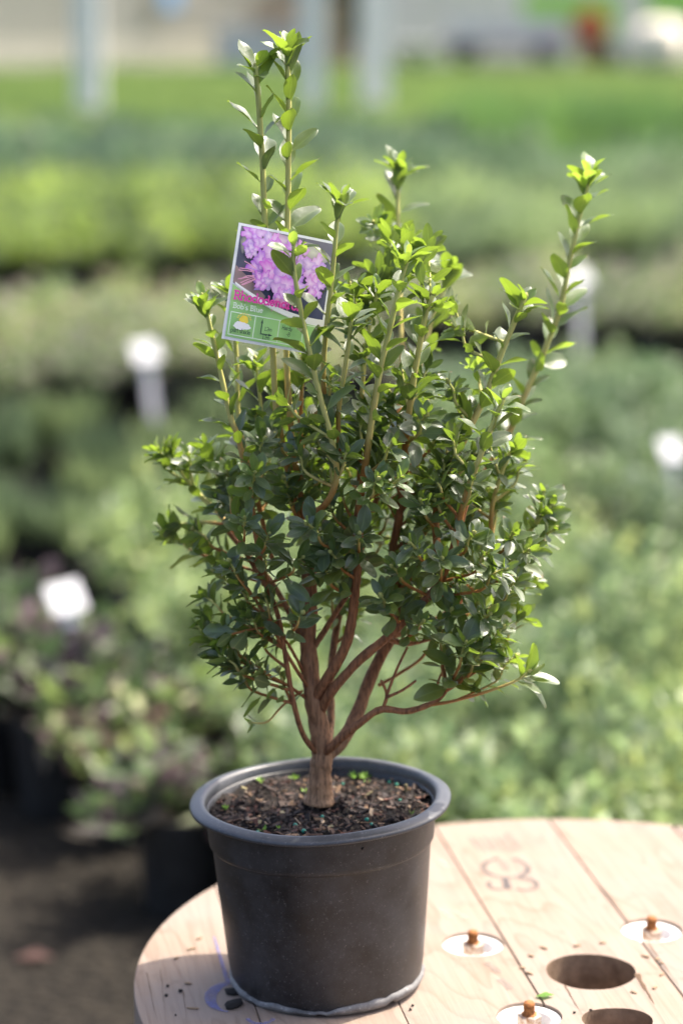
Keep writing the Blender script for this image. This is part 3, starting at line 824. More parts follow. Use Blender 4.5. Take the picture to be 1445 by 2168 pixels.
# soil with bark chips
soil = empty('potting_soil', POT_LOC, POT_ROT); tag(soil, 'dark crumbly potting soil with bark chips filling the black pot', 'soil')
def soil_h(x, y):
    return .1548 + .0035 * math.exp(-((x + .0) ** 2 + y * y) / .0012) + .0016 * math.sin(63 * x + 2) * math.sin(57 * y) + .0009 * math.sin(190 * x) * math.sin(171 * y + 1) + .0018 * math.sin(25 * x - 31 * y)
sv, sf = [(0, 0, soil_h(0, 0))], []
NR, NA = 46, 120
srng = random.Random(12)
for i in range(1, NR + 1):
    for j in range(NA):
        r_, a = .0990 * i / NR, 2 * math.pi * j / NA
        x, y = r_ * math.cos(a), r_ * math.sin(a)
        sv.append((x, y, soil_h(x, y) + srng.gauss(0, .0014)))
for j in range(NA): sf.append((0, 1 + j, 1 + (j + 1) % NA))
for i in range(NR - 1):
    for j in range(NA):
        a, b = 1 + i * NA + j, 1 + i * NA + (j + 1) % NA
        sf.append((a, a + NA, b + NA, b))
M_SOIL = noisy('peaty_soil', (0.006, 0.0045, 0.004), (0.034, 0.024, 0.018), 160, .95, .9, .004, lo=.32, hi=.75)
mesh_obj('soil_surface', sv, sf, M_SOIL, soil, True)
def chips(n, seed):
    r_ = random.Random(seed); V, Fq, Cl = [], [], []
    cols = [((.045, .026, .018), 6), ((.09, .05, .032), 3.5), ((.025, .016, .012), 9), ((.20, .12, .065), 1.2), ((.30, .22, .15), .8), ((.11, .045, .028), 2), ((.26, .22, .11), .4)]
    pal = [c for c, w in cols for _ in range(int(w * 10))]
    for _ in range(n):
        q = .0965 * math.sqrt(r_.random()); a = r_.random() * 6.283; x, y = q * math.cos(a), q * math.sin(a)
        l_ = r_.choice([.0025, .0035, .005, .007, .010]) * r_.uniform(.7, 1.3); w = l_ * r_.uniform(.2, .55); t = min(w * .5, .0016)
        big = r_.random() < .055
        if big: l_, w = .016 * r_.uniform(.7, 1.2), .0035
        R = Matrix.Rotation(r_.random() * 6.283, 4, 'Z') @ Matrix.Rotation(r_.gauss(0, .38), 4, 'X') @ Matrix.Rotation(r_.gauss(0, .38), 4, 'Y')
        o = Vector((x, y, soil_h(x, y) + .0008)); b0 = len(V)
        for sx, sy, sz in ((-1, -.7, -1), (1, -1, -1), (.8, 1, -1), (-1, .6, -1), (-1, -.7, 1), (1, -1, 1), (.8, 1, 1), (-1, .6, 1)):
            V.append(o + R @ Vector((sx * l_ / 2 * r_.uniform(.85, 1.1), sy * w / 2, sz * t / 2)))
        Fq += [tuple(b0 + i for i in g) for g in ((3, 2, 1, 0), (4, 5, 6, 7), (0, 1, 5, 4), (1, 2, 6, 5), (2, 3, 7, 6), (3, 0, 4, 7))]
        c = r_.choice(pal); k = r_.uniform(.7, 1.25); Cl += [(c[0] * k, c[1] * k, c[2] * k, 1)] * 8
    return V, Fq, Cl
m_, nt_, p_, o_ = new_mat('bark_chip'); L(nt_, N(nt_, 'ShaderNodeAttribute', attribute_name='col').outputs['Color'], p_.inputs['Base Color']); p_.inputs['Roughness'].default_value = .8
bump(nt_, noise(nt_, 500, 4, .6, obj_vec(nt_)), .5, .001, p_)
M_CHIP = m_
V, Fq, Cl = chips(1500, 5)
o = mesh_obj('bark_chips', V, Fq, M_CHIP, soil, attrs={'col': ('FLOAT_COLOR', Cl)}); o['kind'] = 'stuff'
potM = Matrix.Translation(POT_LOC) @ Matrix.Rotation(POT_ROT[1], 4, 'Y')
def soil_point(px, py):
    P = on_table(px, py, ZT + .158)
    q = potM.inverted() @ P
    k = math.hypot(q.x, q.y)
    if k > .093: q = q * (.093 / k)
    return potM @ Vector((q.x, q.y, soil_h(q.x, q.y)))
# fertiliser beads
M_BEAD = flat('teal_bead', (.012, .20, .13), .35, .5)
bm = bmesh.new(); bmesh.ops.create_icosphere(bm, subdivisions=2, radius=.0019)
bead_me = bpy.data.meshes.new('fertiliser_bead'); bm.to_mesh(bead_me); bm.free(); bead_me.materials.append(M_BEAD)
bead_me.polygons.foreach_set('use_smooth', [True] * len(bead_me.polygons))
for px, py in ((682, 1737), (625, 1751), (643, 1767), (786, 1755), (846, 1707), (545, 1762), (725, 1660), (885, 1641), (905, 1648), (776, 1749)):
    o = bpy.data.objects.new('fertiliser_bead', bead_me); P = soil_point(px, py); o.location = P + Vector((0, 0, .0014)); s = rng.uniform(.75, 1.25); o.scale = (s, s * rng.uniform(.9, 1.1), s * .92)
    link(o); tag(o, 'tiny teal fertiliser bead lying on the dark soil', 'fertiliser bead', 'teal fertiliser beads on the soil')
# small weeds
def weed(px, py, n, size, label):
    P = soil_point(px, py); r_ = random.Random(px)
    V, Fq, Cl = [], [], []
    for i in range(n):
        a = i * 2.4 + r_.random(); el = r_.uniform(.4, 1.2); d = Vector((math.cos(a) * math.cos(el), math.sin(a) * math.cos(el), math.sin(el)))
        s = d.cross(Vector((0, 0, 1))).normalized() * size * .24; b0 = len(V); up = s.cross(d).normalized()
        V += [Vector((0, 0, 0)), d * size * .55 + s, d * size, d * size * .55 - s, d * size * .5 - up * size * .06]
        Fq += [(b0, b0 + 1, b0 + 4), (b0 + 1, b0 + 2, b0 + 4), (b0 + 2, b0 + 3, b0 + 4), (b0 + 3, b0, b0 + 4)]
        k = r_.uniform(.8, 1.2); Cl += [(.14 * k, .27 * k, .03 * k, 1)] * 5
    o = mesh_obj('weed_sprout', V, Fq, M_FOL, None, attrs={'col': ('FLOAT_COLOR', Cl)}); o.location = P
    tag(o, label, 'weed', 'weed sprouts in the pot')
WL = 'tiny bright green weed sprout growing in the pot soil'
for px, py, n, s in ((686, 1706, 7, .009), (668, 1692, 4, .006), (476, 1707, 5, .006), (558, 1760, 4, .007), (590, 1757, 3, .005), (775, 1624, 6, .008), (800, 1632, 6, .008), (610, 1633, 4, .007), (535, 1652, 5, .007), (645, 1675, 4, .006), (777, 1662, 3, .005), (870, 1730, 3, .005)):
    weed(px, py, n, s, WL)

# crumbs and bits on the spool top
def crumb(px, py, sx, sy, sz, mat, label, cat='crumb', group='dark soil crumbs on the spool', name='soil_crumb'):
    bm = bmesh.new(); bmesh.ops.create_icosphere(bm, subdivisions=2, radius=1)
    r_ = random.Random(int(px * 7 + py))
    lo_ = .62 if sz < .002 else .86
    for v_ in bm.verts: v_.co *= r_.uniform(lo_, 1.14)
    o = bm_obj(name, bm, mat, None, True); P = on_table(px, py)
    o.location = (P.x, P.y, ZT + sz * .7); o.scale = (sx, sy, sz); o.rotation_euler = (0, 0, r_.uniform(-1.2, 1.2)); o.scale.x *= r_.uniform(.7, 1.3)
    tag(o, label, cat, group)
M_CRUMB = noisy('soil_crumb', (.012, .011, .011), (.035, .031, .028), 300, .95, .8, .001)
M_BIT = noisy('bark_bit', (.20, .13, .08), (.34, .24, .15), 200, .9)
crumb(495, 2131, .0095, .006, .0035, M_CRUMB, 'large flat black soil lump beside the foot of the pot', 'soil lump', None, 'soil_lump')
crumb(489, 2104, .0055, .005, .0030, M_CRUMB, 'dark soil lump tucked against the foot of the pot', 'soil lump', None, 'soil_lump')
for px, py, s in ((355, 2089, .0016), (352, 2109, .0018), (382, 2100, .0021), (868, 2139, .0016), (873, 2130, .0014), (1250, 2140, .0014), (1215, 2145, .0014), (372, 2150, .001)):
    crumb(px, py, s, s, s * .8, M_CRUMB, 'tiny dark soil crumb on the bare spool top')
for px, py, a, b in ((398, 2083, .0045, .0018), (408, 2136, .0060, .0013), (405, 2010, .0045, .0016), (422, 1988, .004, .0015), (373, 2030, .004, .0015), (1120, 2062, .005, .002), (1105, 2050, .004, .002), (1150, 2008, .005, .002), (1123, 2025, .004, .0015), (1220, 2003, .004, .0018), (1275, 1997, .004, .0018), (1365, 2026, .004, .002), (1390, 2032, .0045, .0025), (1400, 2064, .005, .002), (1385, 2092, .004, .002), (1340, 2102, .005, .002), (1400, 2040, .003, .002)):
    crumb(px, py, a, b, .0011, M_BIT, 'small brown bark flake lying on the spool top', 'bark flake', 'bark flakes on the spool', 'bark_flake')
P = on_table(1150, 2112)
o = mesh_obj('leaf_scrap', [(-.008, 0, 0), (0, -.005, .002), (.010, .001, .001), (.002, .006, .002)], [(0, 1, 2, 3)], M_FOL, attrs={'col': ('FLOAT_COLOR', [(.14, .30, .03, 1)] * 4)})
o.location = (P.x, P.y, ZT + .001); tag(o, 'small torn scrap of green leaf beside a board joint', 'leaf')

P = on_table(70, 2036, 0.0)
o = mesh_obj('fallen_leaf', [(-.030, 0, .004), (0, -.016, .010), (.034, .002, .005), (.004, .018, .012), (.002, .001, .004)], [(0, 1, 4), (1, 2, 4), (2, 3, 4), (3, 0, 4)], M_FOL, attrs={'col': ('FLOAT_COLOR', [(.20, .10, .075, 1)] * 5)})
o.location = (P.x, P.y, .002); tag(o, 'dry pinkish brown leaf lying on the dark ground before the black pots', 'leaf')
# ------------------------------------------------------------------ the rhododendron
BASE = at(678, 1690, 0.0)
shrub = empty('rhododendron_shrub', BASE); tag(shrub, 'upright small-leaved rhododendron shrub growing in the black pot', 'shrub')
def catmull(P, per=6):
    out = []
    n = len(P)
    for i in range(n - 1):
        p0, p1, p2, p3 = P[max(i - 1, 0)], P[i], P[i + 1], P[min(i + 2, n - 1)]
        for k in range(per):
            t = k / per
            out.append(.5 * ((2 * p1) + (p2 - p0) * t + (2 * p0 - 5 * p1 + 4 * p2 - p3) * t * t + (3 * p1 - p0 - 3 * p2 + p3) * t ** 3))
    out.append(P[-1].copy())
    return out
def frame(T):
    a = Vector((0, 1, 0)) if abs(T.y) < .9 else Vector((1, 0, 0))
    u = T.cross(a).normalized()
    return u, T.cross(u).normalized()
def tube(path, radii, woods, seg=8, rough=0.0, seed=0):
    V, Fq, W = [], [], []
    r_ = random.Random(seed)
    n = len(path); u = None
    for i, p in enumerate(path):
        T = (path[min(i + 1, n - 1)] - path[max(i - 1, 0)]).normalized()
        if u is None: u, w = frame(T)
        else:
            u = (u - T * u.dot(T)).normalized(); w = T.cross(u)
        for k in range(seg):
            a = 2 * math.pi * k / seg
            rr = radii[i] * (1 + (rough * r_.uniform(-1, 1) if rough else 0))
            V.append(p + u * math.cos(a) * rr + w * math.sin(a) * rr); W.append(woods[i])
    for i in range(n - 1):
        for k in range(seg):
            k2 = (k + 1) % seg
            Fq.append((i * seg + k, i * seg + k2, (i + 1) * seg + k2, (i + 1) * seg + k))
    V.append(path[-1]); W.append(woods[-1]); e = len(V) - 1
    for k in range(seg): Fq.append(((n - 1) * seg + k, (n - 1) * seg + (k + 1) % seg, e))
    return V, Fq, W

# leaf blades: shapes x ages, shared between alike leaves
NT, US = 9, (-1, -.55, 0, .55, 1)
def leaf_arrays(shape, age):
    r_ = random.Random(shape * 31 + 5)
    wid = (r_.uniform(.42, .52) if shape < 4 else r_.uniform(.36, .47)) * .5; fold = r_.uniform(.10, .42); curl = r_.uniform(-.10, .34); skew = r_.uniform(-.09, .09); peak = r_.uniform(.75, 1.05) if shape < 4 else r_.uniform(.85, 1.2); wave = r_.uniform(0, .035); roll = r_.uniform(.0, .25)
    notch = shape == 9
    V, A, U_, Lv = [], [], [], []
    for i in range(NT):
        t = 1 - (1 - i / (NT - 1)) ** 1.4
        if t < .1: hw = .022
        else:
            q = (t - .1) / .9
            hw = max(.012, wid * (math.sin(math.pi * min(1, q ** (1 / peak))) ** .56 if 0 < q < 1 else .12))
            if i == 1: hw = max(hw * .8, .05)
        for u in US:
            k = hw
            if notch and u > .3 and .5 < t < .8: k = hw * .35
            x = u * k + skew * t * t
            z = abs(u) * hw * fold - roll * hw * u * u * .5 - curl * t * t * .55 + wave * math.sin(t * 9 + u * 2) * abs(u)
            V.append((x, t, z)); A.append(age); U_.append(u); Lv.append(t)
    F_ = []
    for i in range(NT - 1):
        for k in range(4):
            a = i * 5 + k
            F_.append((a, a + 1, a + 6, a + 5))
    return V, F_, A, U_, Lv
NSH, AGES = 10, (0.0, .22, .45, .70, 1.0)
LEAF = {}
for s in range(NSH):
    for ai, ag in enumerate(AGES):
        V, F_, A, U_, Lv = leaf_arrays(s, ag)
        me = bpy.data.meshes.new('leaf'); me.from_pydata(V, [], F_)
        for nm, d in (('age', A), ('lu', U_), ('lv', Lv)):
            a = me.attributes.new(nm, 'FLOAT', 'POINT'); a.data.foreach_set('value', d)
        me.materials.append(M_LEAF); me.polygons.foreach_set('use_smooth', [True] * len(F_))
        LEAF[s, ai] = (me, V, F_, A, U_, Lv)

stems = []      # dict(obj, path, radii)
leaves = []     # (stem index, matrix in shrub space, shape, age index)
lr = random.Random(21)
LEAF_SCALE = [1.0]
def add_stem(path, r0, r1, w0, w1, seg=8, name='branch', rough=.05, per=6, wpow=1.0):
    pts = catmull(path, per)
    n = len(pts)
    k_ = 1.0 if name == 'trunk' else (.86 if r0 > .0035 else .94)
    rad = [k_ * (r0 + (r1 - r0) * (i / (n - 1))) * (1 + .04 * math.sin(i * .9 + len(stems)) + (0 if name == 'trunk' else .03 * math.sin(i * 2.3))) for i in range(n)]
    if name == 'trunk': rad = [q * (1 + .22 * max(0, 1 - i / 9)) for i, q in enumerate(rad)]
    wd = [w0 + (w1 - w0) * (i / (n - 1)) ** wpow for i in range(n)]
    V, Fq, W = tube([p - BASE for p in pts], rad, wd, seg, rough, len(stems))
    o = mesh_obj(name, V, Fq, M_STEM, shrub, True, attrs={'wood': ('FLOAT', W)})
    stems.append(dict(obj=o, path=pts, rad=rad, wood=wd))
    return len(stems) - 1
def put_leaf(si, P, T, azim, ang, size, age, droop=0.0):
    size *= LEAF_SCALE[0]
    u, w = frame(T)
    rad = (u * math.cos(azim) + w * math.sin(azim)).normalized()
    D = (T * math.cos(ang) + rad * math.sin(ang)).normalized()
    D = (D + Vector((0, 0, -droop))).normalized()
    Nn = (T * math.sin(ang) - rad * math.cos(ang))
    Nn = (Nn + Vector((.16, -.06, .42)) * .50)          # blades turn towards the light
    Nn = (Nn - D * Nn.dot(D)).normalized()
    X = D.cross(Nn).normalized()
    R = Matrix((X, D, Nn)).transposed().to_4x4()
    R = Matrix.Rotation(lr.gauss(0, .38), 4, D) @ R
    M = Matrix.Translation(P - BASE + D * .0006) @ R @ Matrix.Diagonal((size * lr.uniform(.9, 1.12), size, size, 1))
    ai = min(range(len(AGES)), key=lambda i: abs(AGES[i] - (age + lr.gauss(0, .16))))
    sh = (lr.randrange(5) if LEAF_SCALE[0] > 1.07 else lr.randrange(NSH - 1)) if lr.random() > .03 else NSH - 1
    leaves.append((si, M, sh, ai))
bud_me = bpy.data.meshes.new('bud')
v, f = lathe([(.0, 0), (.32, .15), (.40, .42), (.26, .75), (.0, 1.0)], 10); bud_me.from_pydata(v, [], f); bud_me.materials.append(M_STEM)
a = bud_me.attributes.new('wood', 'FLOAT', 'POINT'); a.data.foreach_set('value', [.12] * len(v)); bud_me.polygons.foreach_set('use_smooth', [True] * len(f))
def leafy(si, start, gap, size, age0, age1, tip=6, ang0=62, ang1=40, tipsize=.85, droop=0.0, bud=True):
    """spiral of leaves from arc fraction start to the tip of a stem, then a rosette"""
    st = stems[si]; pts = st['path']
    ls = [0]
    for i in range(1, len(pts)): ls.append(ls[-1] + (pts[i] - pts[i - 1]).length)
    tot = ls[-1]; s = tot * start; az = lr.random() * 6.283
    def point(q):
        for i in range(1, len(pts)):
            if ls[i] >= q:
                t = (q - ls[i - 1]) / max(1e-9, ls[i] - ls[i - 1])
                return pts[i - 1].lerp(pts[i], t), (pts[i] - pts[i - 1]).normalized(), st['rad'][i]
        return pts[-1], (pts[-1] - pts[-2]).normalized(), st['rad'][-1]
    while s < tot - gap * .5:
        P, T, r_ = point(s)
        k = s / tot
        az += 2.40 + lr.gauss(0, .25)
        put_leaf(si, P, T, az, math.radians(lr.gauss(ang0 + (ang1 - ang0) * k, 9)), size * lr.uniform(.66, 1.18), age0 + (age1 - age0) * k ** 2, droop)
        s += gap * .68 * lr.uniform(.7, 1.3)
    P, T, r_ = point(tot)
    for i in range(tip):
        az += 2.40 + lr.gauss(0, .2)
        inner = i >= tip * .6
        put_leaf(si, P - T * .0015 * (tip - i), T, az, math.radians(lr.gauss(30 if inner else 58, 9)), size * tipsize * (lr.uniform(.5, .75) if inner else lr.uniform(.8, 1.1)), min(1, age1 + (.15 if inner else 0)), droop)
    if bud:
        b = link(bpy.data.objects.new('bud', bud_me), st['obj']); b.matrix_local = Matrix.Translation(P - BASE - T * .001) @ T.to_track_quat('Z', 'Y').to_matrix().to_4x4() @ Matrix.Scale(.0055 * lr.uniform(.7, 1.2), 4)
LEAF_SCALE[0] = 1.05
def path(*q): return [at(*p) for p in q]

# woody frame
trunk = add_stem([at(676, 1700, 0), at(677, 1672, 0), at(678, 1635, 0), at(682, 1600, 0), at(676, 1545, .0), at(664, 1480, .0), at(655, 1410, .004), at(652, 1330, .006), at(655, 1250, .008), at(650, 1160, .012)],
                 .0108, .0062, 1.0, .80, 16, 'trunk', .10)
st = stems[trunk]
b_mid = add_stem(path((668, 1478, -.002), (690, 1440, -.012), (726, 1380, -.022), (745, 1310, -.028), (752, 1240, -.03), (760, 1160, -.03), (757, 1090, -.03)), .0058, .0042, .82, .72, 10)
b_rt = add_stem(path((676, 1510, .0), (700, 1466, -.012), (758, 1400, -.02), (815, 1352, -.026), (880, 1290, -.03), (930, 1232, -.034), (962, 1150, -.036), (985, 1060, -.036)), .0054, .0036, .82, .66, 10)
b_rr = add_stem(path((688, 1600, .002), (720, 1572, .008), (752, 1520, .016), (778, 1450, .024), (806, 1388, .03), (832, 1340, .034), (846, 1280, .04), (830, 1180, .034), (845, 1090, .026), (856, 1000, .02)), .0082, .0034, .97, .62, 12)
b_low = add_stem(path((690, 1592, -.006), (712, 1572, -.016), (760, 1532, -.026), (806, 1502, -.03), (860, 1506, -.032), (915, 1488, -.034), (942, 1464, -.034)), .0046, .0028, .80, .70, 8)
b_lft = add_stem(path((668, 1592, -.004), (642, 1556, -.016), (622, 1490, -.024), (606, 1400, -.028), (590, 1310, -.03), (568, 1250, -.03), (520, 1170, -.028), (496, 1110, -.02)), .0028, .0018, .78, .60, 7)
b_back = add_stem(path((692, 1580, .01), (700, 1530, .03), (699, 1440, .045), (712, 1330, .06), (740, 1220, .075), (780, 1100, .085), (830, 980, .09)), .0046, .0030, .98, .66, 8)
b_r2 = add_stem(path((832, 1345, .034), (880, 1330, .05), (940, 1300, .07), (1000, 1250, .085), (1050, 1190, .09)), .0034, .0020, .8, .5, 7)
b_l2 = add_stem(path((655, 1400, .004), (628, 1330, .02), (580, 1240, .045), (520, 1170, .06), (470, 1110, .07)), .0034, .0022, .8, .55, 7)
b_in = add_stem(path((752, 1235, -.03), (715, 1290, -.012), (690, 1330, .0), (664, 1370, .004)), .0022, .003, .8, .8, 6)
add_stem(path((812, 1350, -.026), (862, 1362, -.01), (915, 1350, -.002), (960, 1342, .004), (1010, 1322, .008)), .0030, .0018, .8, .5, 7)
# bare twigs
add_stem(path((810, 1500, -.03), (818, 1470, -.033), (806, 1440, -.035)), .0018, .0012, .75, .7, 6, 'twig')
add_stem(path((818, 1476, -.033), (850, 1462, -.036), (880, 1441, -.038)), .0016, .0011, .72, .66, 6, 'twig')
add_stem(path((818, 1472, -.033), (838, 1420, -.030), (862, 1370, -.026)), .0015, .0011, .70, .6, 6, 'twig')
add_stem(path((800, 1452, .026), (838, 1430, .03), (890, 1395, .03), (920, 1350, .03)), .0018, .0012, .62, .5, 6, 'twig')
add_stem(path((916, 1487, -.034), (928, 1440, -.03), (940, 1415, -.028)), .0013, .0009, .6, .5, 6, 'twig')
add_stem(path((936, 1470, -.034), (942, 1430, -.03), (938, 1408, -.028), (965, 1392, -.03)), .0013, .0009, .6, .4, 6, 'twig')
t_far = add_stem(path((900, 1494, -.034), (960, 1484, -.04), (1030, 1464, -.045), (1085, 1444, -.05), (1118, 1424, -.052)), .0016, .0011, .55, .2, 6, 'twig')
leafy(t_far, .93, .006, .033, .35, .5, tip=8, droop=.15)
t_l1 = add_stem(path((648, 1478, .0), (610, 1452, -.02), (560, 1424, -.03), (548, 1408, -.032)), .0018, .0011, .7, .3, 6, 'twig'); leafy(t_l1, .85, .012, .022, .3, .4, tip=4)
t_l2 = add_stem(path((640, 1462, -.0), (600, 1492, -.012), (566, 1528, -.018), (532, 1530, -.02)), .0012, .0008, .5, .25, 6, 'twig'); leafy(t_l2, .95, .01, .017, .35, .5, tip=4, droop=.25)
t_l3 = add_stem(path((640, 1420, .0), (625, 1390, -.012), (600, 1352, -.02), (560, 1330, -.025), (500, 1340, -.03), (480, 1350, -.032)), .0016, .0010, .75, .4, 6, 'twig'); leafy(t_l3, .8, .012, .030, .15, .3, tip=5, droop=.3)
t_l4 = add_stem(path((655, 1460, .0), (610, 1390, -.025), (560, 1300, -.034), (505, 1220, -.035), (480, 1200, -.035)), .0019, .0011, .75, .35, 6, 'twig'); leafy(t_l4, .72, .010, .024, .15, .35, tip=8)

# tall shoots: (points, r0, r1, wood0, wood1, leaf start, gap, size, age0, age1, tip)
SH = [
 ([(636, 1120, .01), (606, 980, .01), (584, 860, .008), (577, 740, .006), (563, 520, .004), (555, 340, .0), (546, 200, -.004), (540, 140, -.006)], .0031, .0023, .58, .05, .52, .0125, .029, .25, .45, 6),
 ([(644, 1100, .012), (622, 960, .012), (609, 820, .010), (606, 700, .008), (609, 450, .004), (611, 250, .002), (608, 120, .0), (606, 96, .0)], .0030, .0022, .58, .05, .50, .0125, .028, .28, .55, 10),
 ([(655, 1090, -.03), (690, 1066, -.045), (712, 1010, -.054), (702, 930, -.060), (680, 850, -.064), (655, 745, -.066), (638, 665, -.066), (622, 570, -.066), (622, 520, -.066)], .0031, .0019, .60, .02, .30, .0125, .026, .25, .85, 6),
 ([(692, 900, -.02), (684, 800, -.03), (688, 720, -.038), (698, 630, -.044), (708, 530, -.048), (714, 460, -.05), (724, 420, -.05)], .0026, .0017, .55, .02, .40, .0125, .027, .2, .6, 7),
 ([(757, 1090, -.03), (772, 990, -.04), (788, 880, -.048), (806, 775, -.054), (832, 665, -.058), (850, 590, -.06), (864, 540, -.06)], .0034, .0018, .60, .05, .35, .0110, .027, .18, .75, 8),
 ([(856, 1000, .02), (858, 940, .0), (868, 850, -.012), (884, 750, -.02), (902, 660, -.024), (916, 625, -.024)], .0034, .0021, .62, .12, .30, .0110, .026, .15, .45, 9),
 ([(830, 980, .09), (850, 800, .13), (846, 640, .165), (842, 500, .19), (842, 400, .20), (848, 352, .20)], .0028, .0018, .6, .05, .55, .012, .029, .3, .55, 9),
 ([(830, 980, .09), (880, 800, .12), (920, 660, .15), (946, 590, .16), (952, 566, .16)], .0028, .0018, .6, .08, .50, .011, .028, .25, .5, 8),
 ([(1000, 1250, .085), (1012, 1040, .11), (1070, 930, .13), (1106, 845, .135), (1146, 755, .14), (1184, 655, .14), (1204, 555, .14), (1224, 465, .14), (1242, 395, .14), (1248, 368, .14)], .0034, .0020, .60, .05, .34, .0105, .029, .35, .85, 10),
 ([(930, 1232, -.034), (925, 1060, -.01), (985, 925, .01), (1028, 835, .02), (1058, 755, .022), (1092, 672, .022), (1110, 630, .022)], .0034, .0022, .62, .12, .48, .0105, .026, .2, .35, 10),
 ([(962, 1150, -.036), (985, 1050, -.044), (1020, 955, -.05), (1046, 890, -.05), (1064, 845, -.05)], .0031, .0019, .60, .10, .25, .0105, .026, .2, .6, 8),
 ([(1040, 1200, .03), (1040, 1080, .02), (1062, 1000, .016), (1078, 962, .016), (1090, 940, .016)], .0024, .0015, .60, .08, .45, .011, .023, .3, .55, 9),
 ([(1020, 1240, .05), (1100, 1150, .04), (1140, 1100, .03), (1166, 1070, .03)], .0024, .0016, .55, .08, .40, .009, .025, .25, .55, 10),
 ([(560, 1240, -.02), (512, 960, .0), (490, 890, .004), (476, 830, .006), (458, 750, .008), (442, 680, .008), (430, 630, .008)], .0028, .0019, .58, .04, .42, .0105, .023, .35, .6, 10),
 ([(580, 1200, .03), (520, 960, .05), (505, 880, .055), (500, 740, .06), (488, 640, .06), (480, 610, .06)], .0024, .0016, .58, .06, .55, .013, .024, .3, .45, 8),
 ([(520, 1170, .06), (470, 1095, .08), (420, 1045, .09), (380, 995, .095), (352, 958, .095)], .0026, .0018, .58, .06, .35, .0095, .024, .35, .5, 10),
 ([(470, 1110, .07), (430, 1105, .08), (385, 1110, .085), (360, 1112, .085)], .0020, .0013, .5, .08, .35, .008, .022, .3, .45, 8),
 ([(530, 1130, .05), (490, 1060, .055), (455, 1000, .06), (440, 965, .06)], .0020, .0013, .5, .08, .4, .009, .023, .3, .45, 8),
 ([(720, 1000, -.02), (716, 880, -.036), (730, 780, -.046), (742, 690, -.05), (744, 664, -.05)], .0024, .0016, .58, .08, .35, .0115, .026, .2, .4, 9),
 ([(760, 1040, .0), (762, 900, .0), (770, 780, .004), (782, 690, .006), (800, 610, .006)], .0024, .0015, .6, .08, .45, .011, .026, .2, .5, 9),
 ([(640, 1010, .02), (636, 900, .03), (640, 800, .036), (648, 740, .04)], .0022, .0015, .6, .3, .6, .013, .026, .2, .4, 6),
 ([(560, 1000, .03), (556, 900, .03), (545, 800, .03), (540, 760, .03)], .0018, .0012, .45, .05, .45, .013, .025, .2, .4, 7),
]
LEAF_SCALE[0] = 1.15
for q, r0, r1, w0, w1, ls, gp, sz, a0, a1, tp in SH:
    si = add_stem(path(*q), r0, r1, w0, w1, 8, 'shoot', .04, 6, .55)
    leafy(si, ls, gp, sz, a0, a1, tp, 58, 36)

# side shoots: tips seen in the photograph, joined to the nearest lower wood
LEAF_SCALE[0] = 0.88
frame_nodes = [(p, st['rad'][i], st['wood'][i]) for st in stems for i, p in enumerate(st['path']) if st['rad'][i] > .0014 and st['wood'][i] > .12]
def side(px, py, Y, n=8, size=.025, age=.25, gap=.0075, droop=0.05, below=.45):
    tip = at(px, py, Y); best = None
    for p, r_, w in frame_nodes:
        d = tip - p; l_ = d.length
        if l_ < .012: continue
        cost = l_ + max(0, p.z - tip.z + .03) * 4.0 + (.03 if l_ < .025 else 0)
        if best is None or cost < best[0]: best = (cost, p, r_, w)
    _, p, r_, w = best
    d = tip - p
    mid = p + d * .55 + Vector((d.x * .12, d.y * .12, -abs(d.length) * .05 + lr.uniform(-.004, .004)))
    m2 = p + d * .82 + Vector((0, 0, -d.length * .02))
    si = add_stem([p, mid, m2, tip], min(r_ * .7, .0016), .0010, min(.6, w), .06, 6, 'shoot', .03, 4)
    L_ = d.length
    leafy(si, max(.10, 1 - .055 / L_) if L_ > .05 else .15, gap, size, age * .7 + .06, age + .06, n + 1, 66, 48, .95, droop)
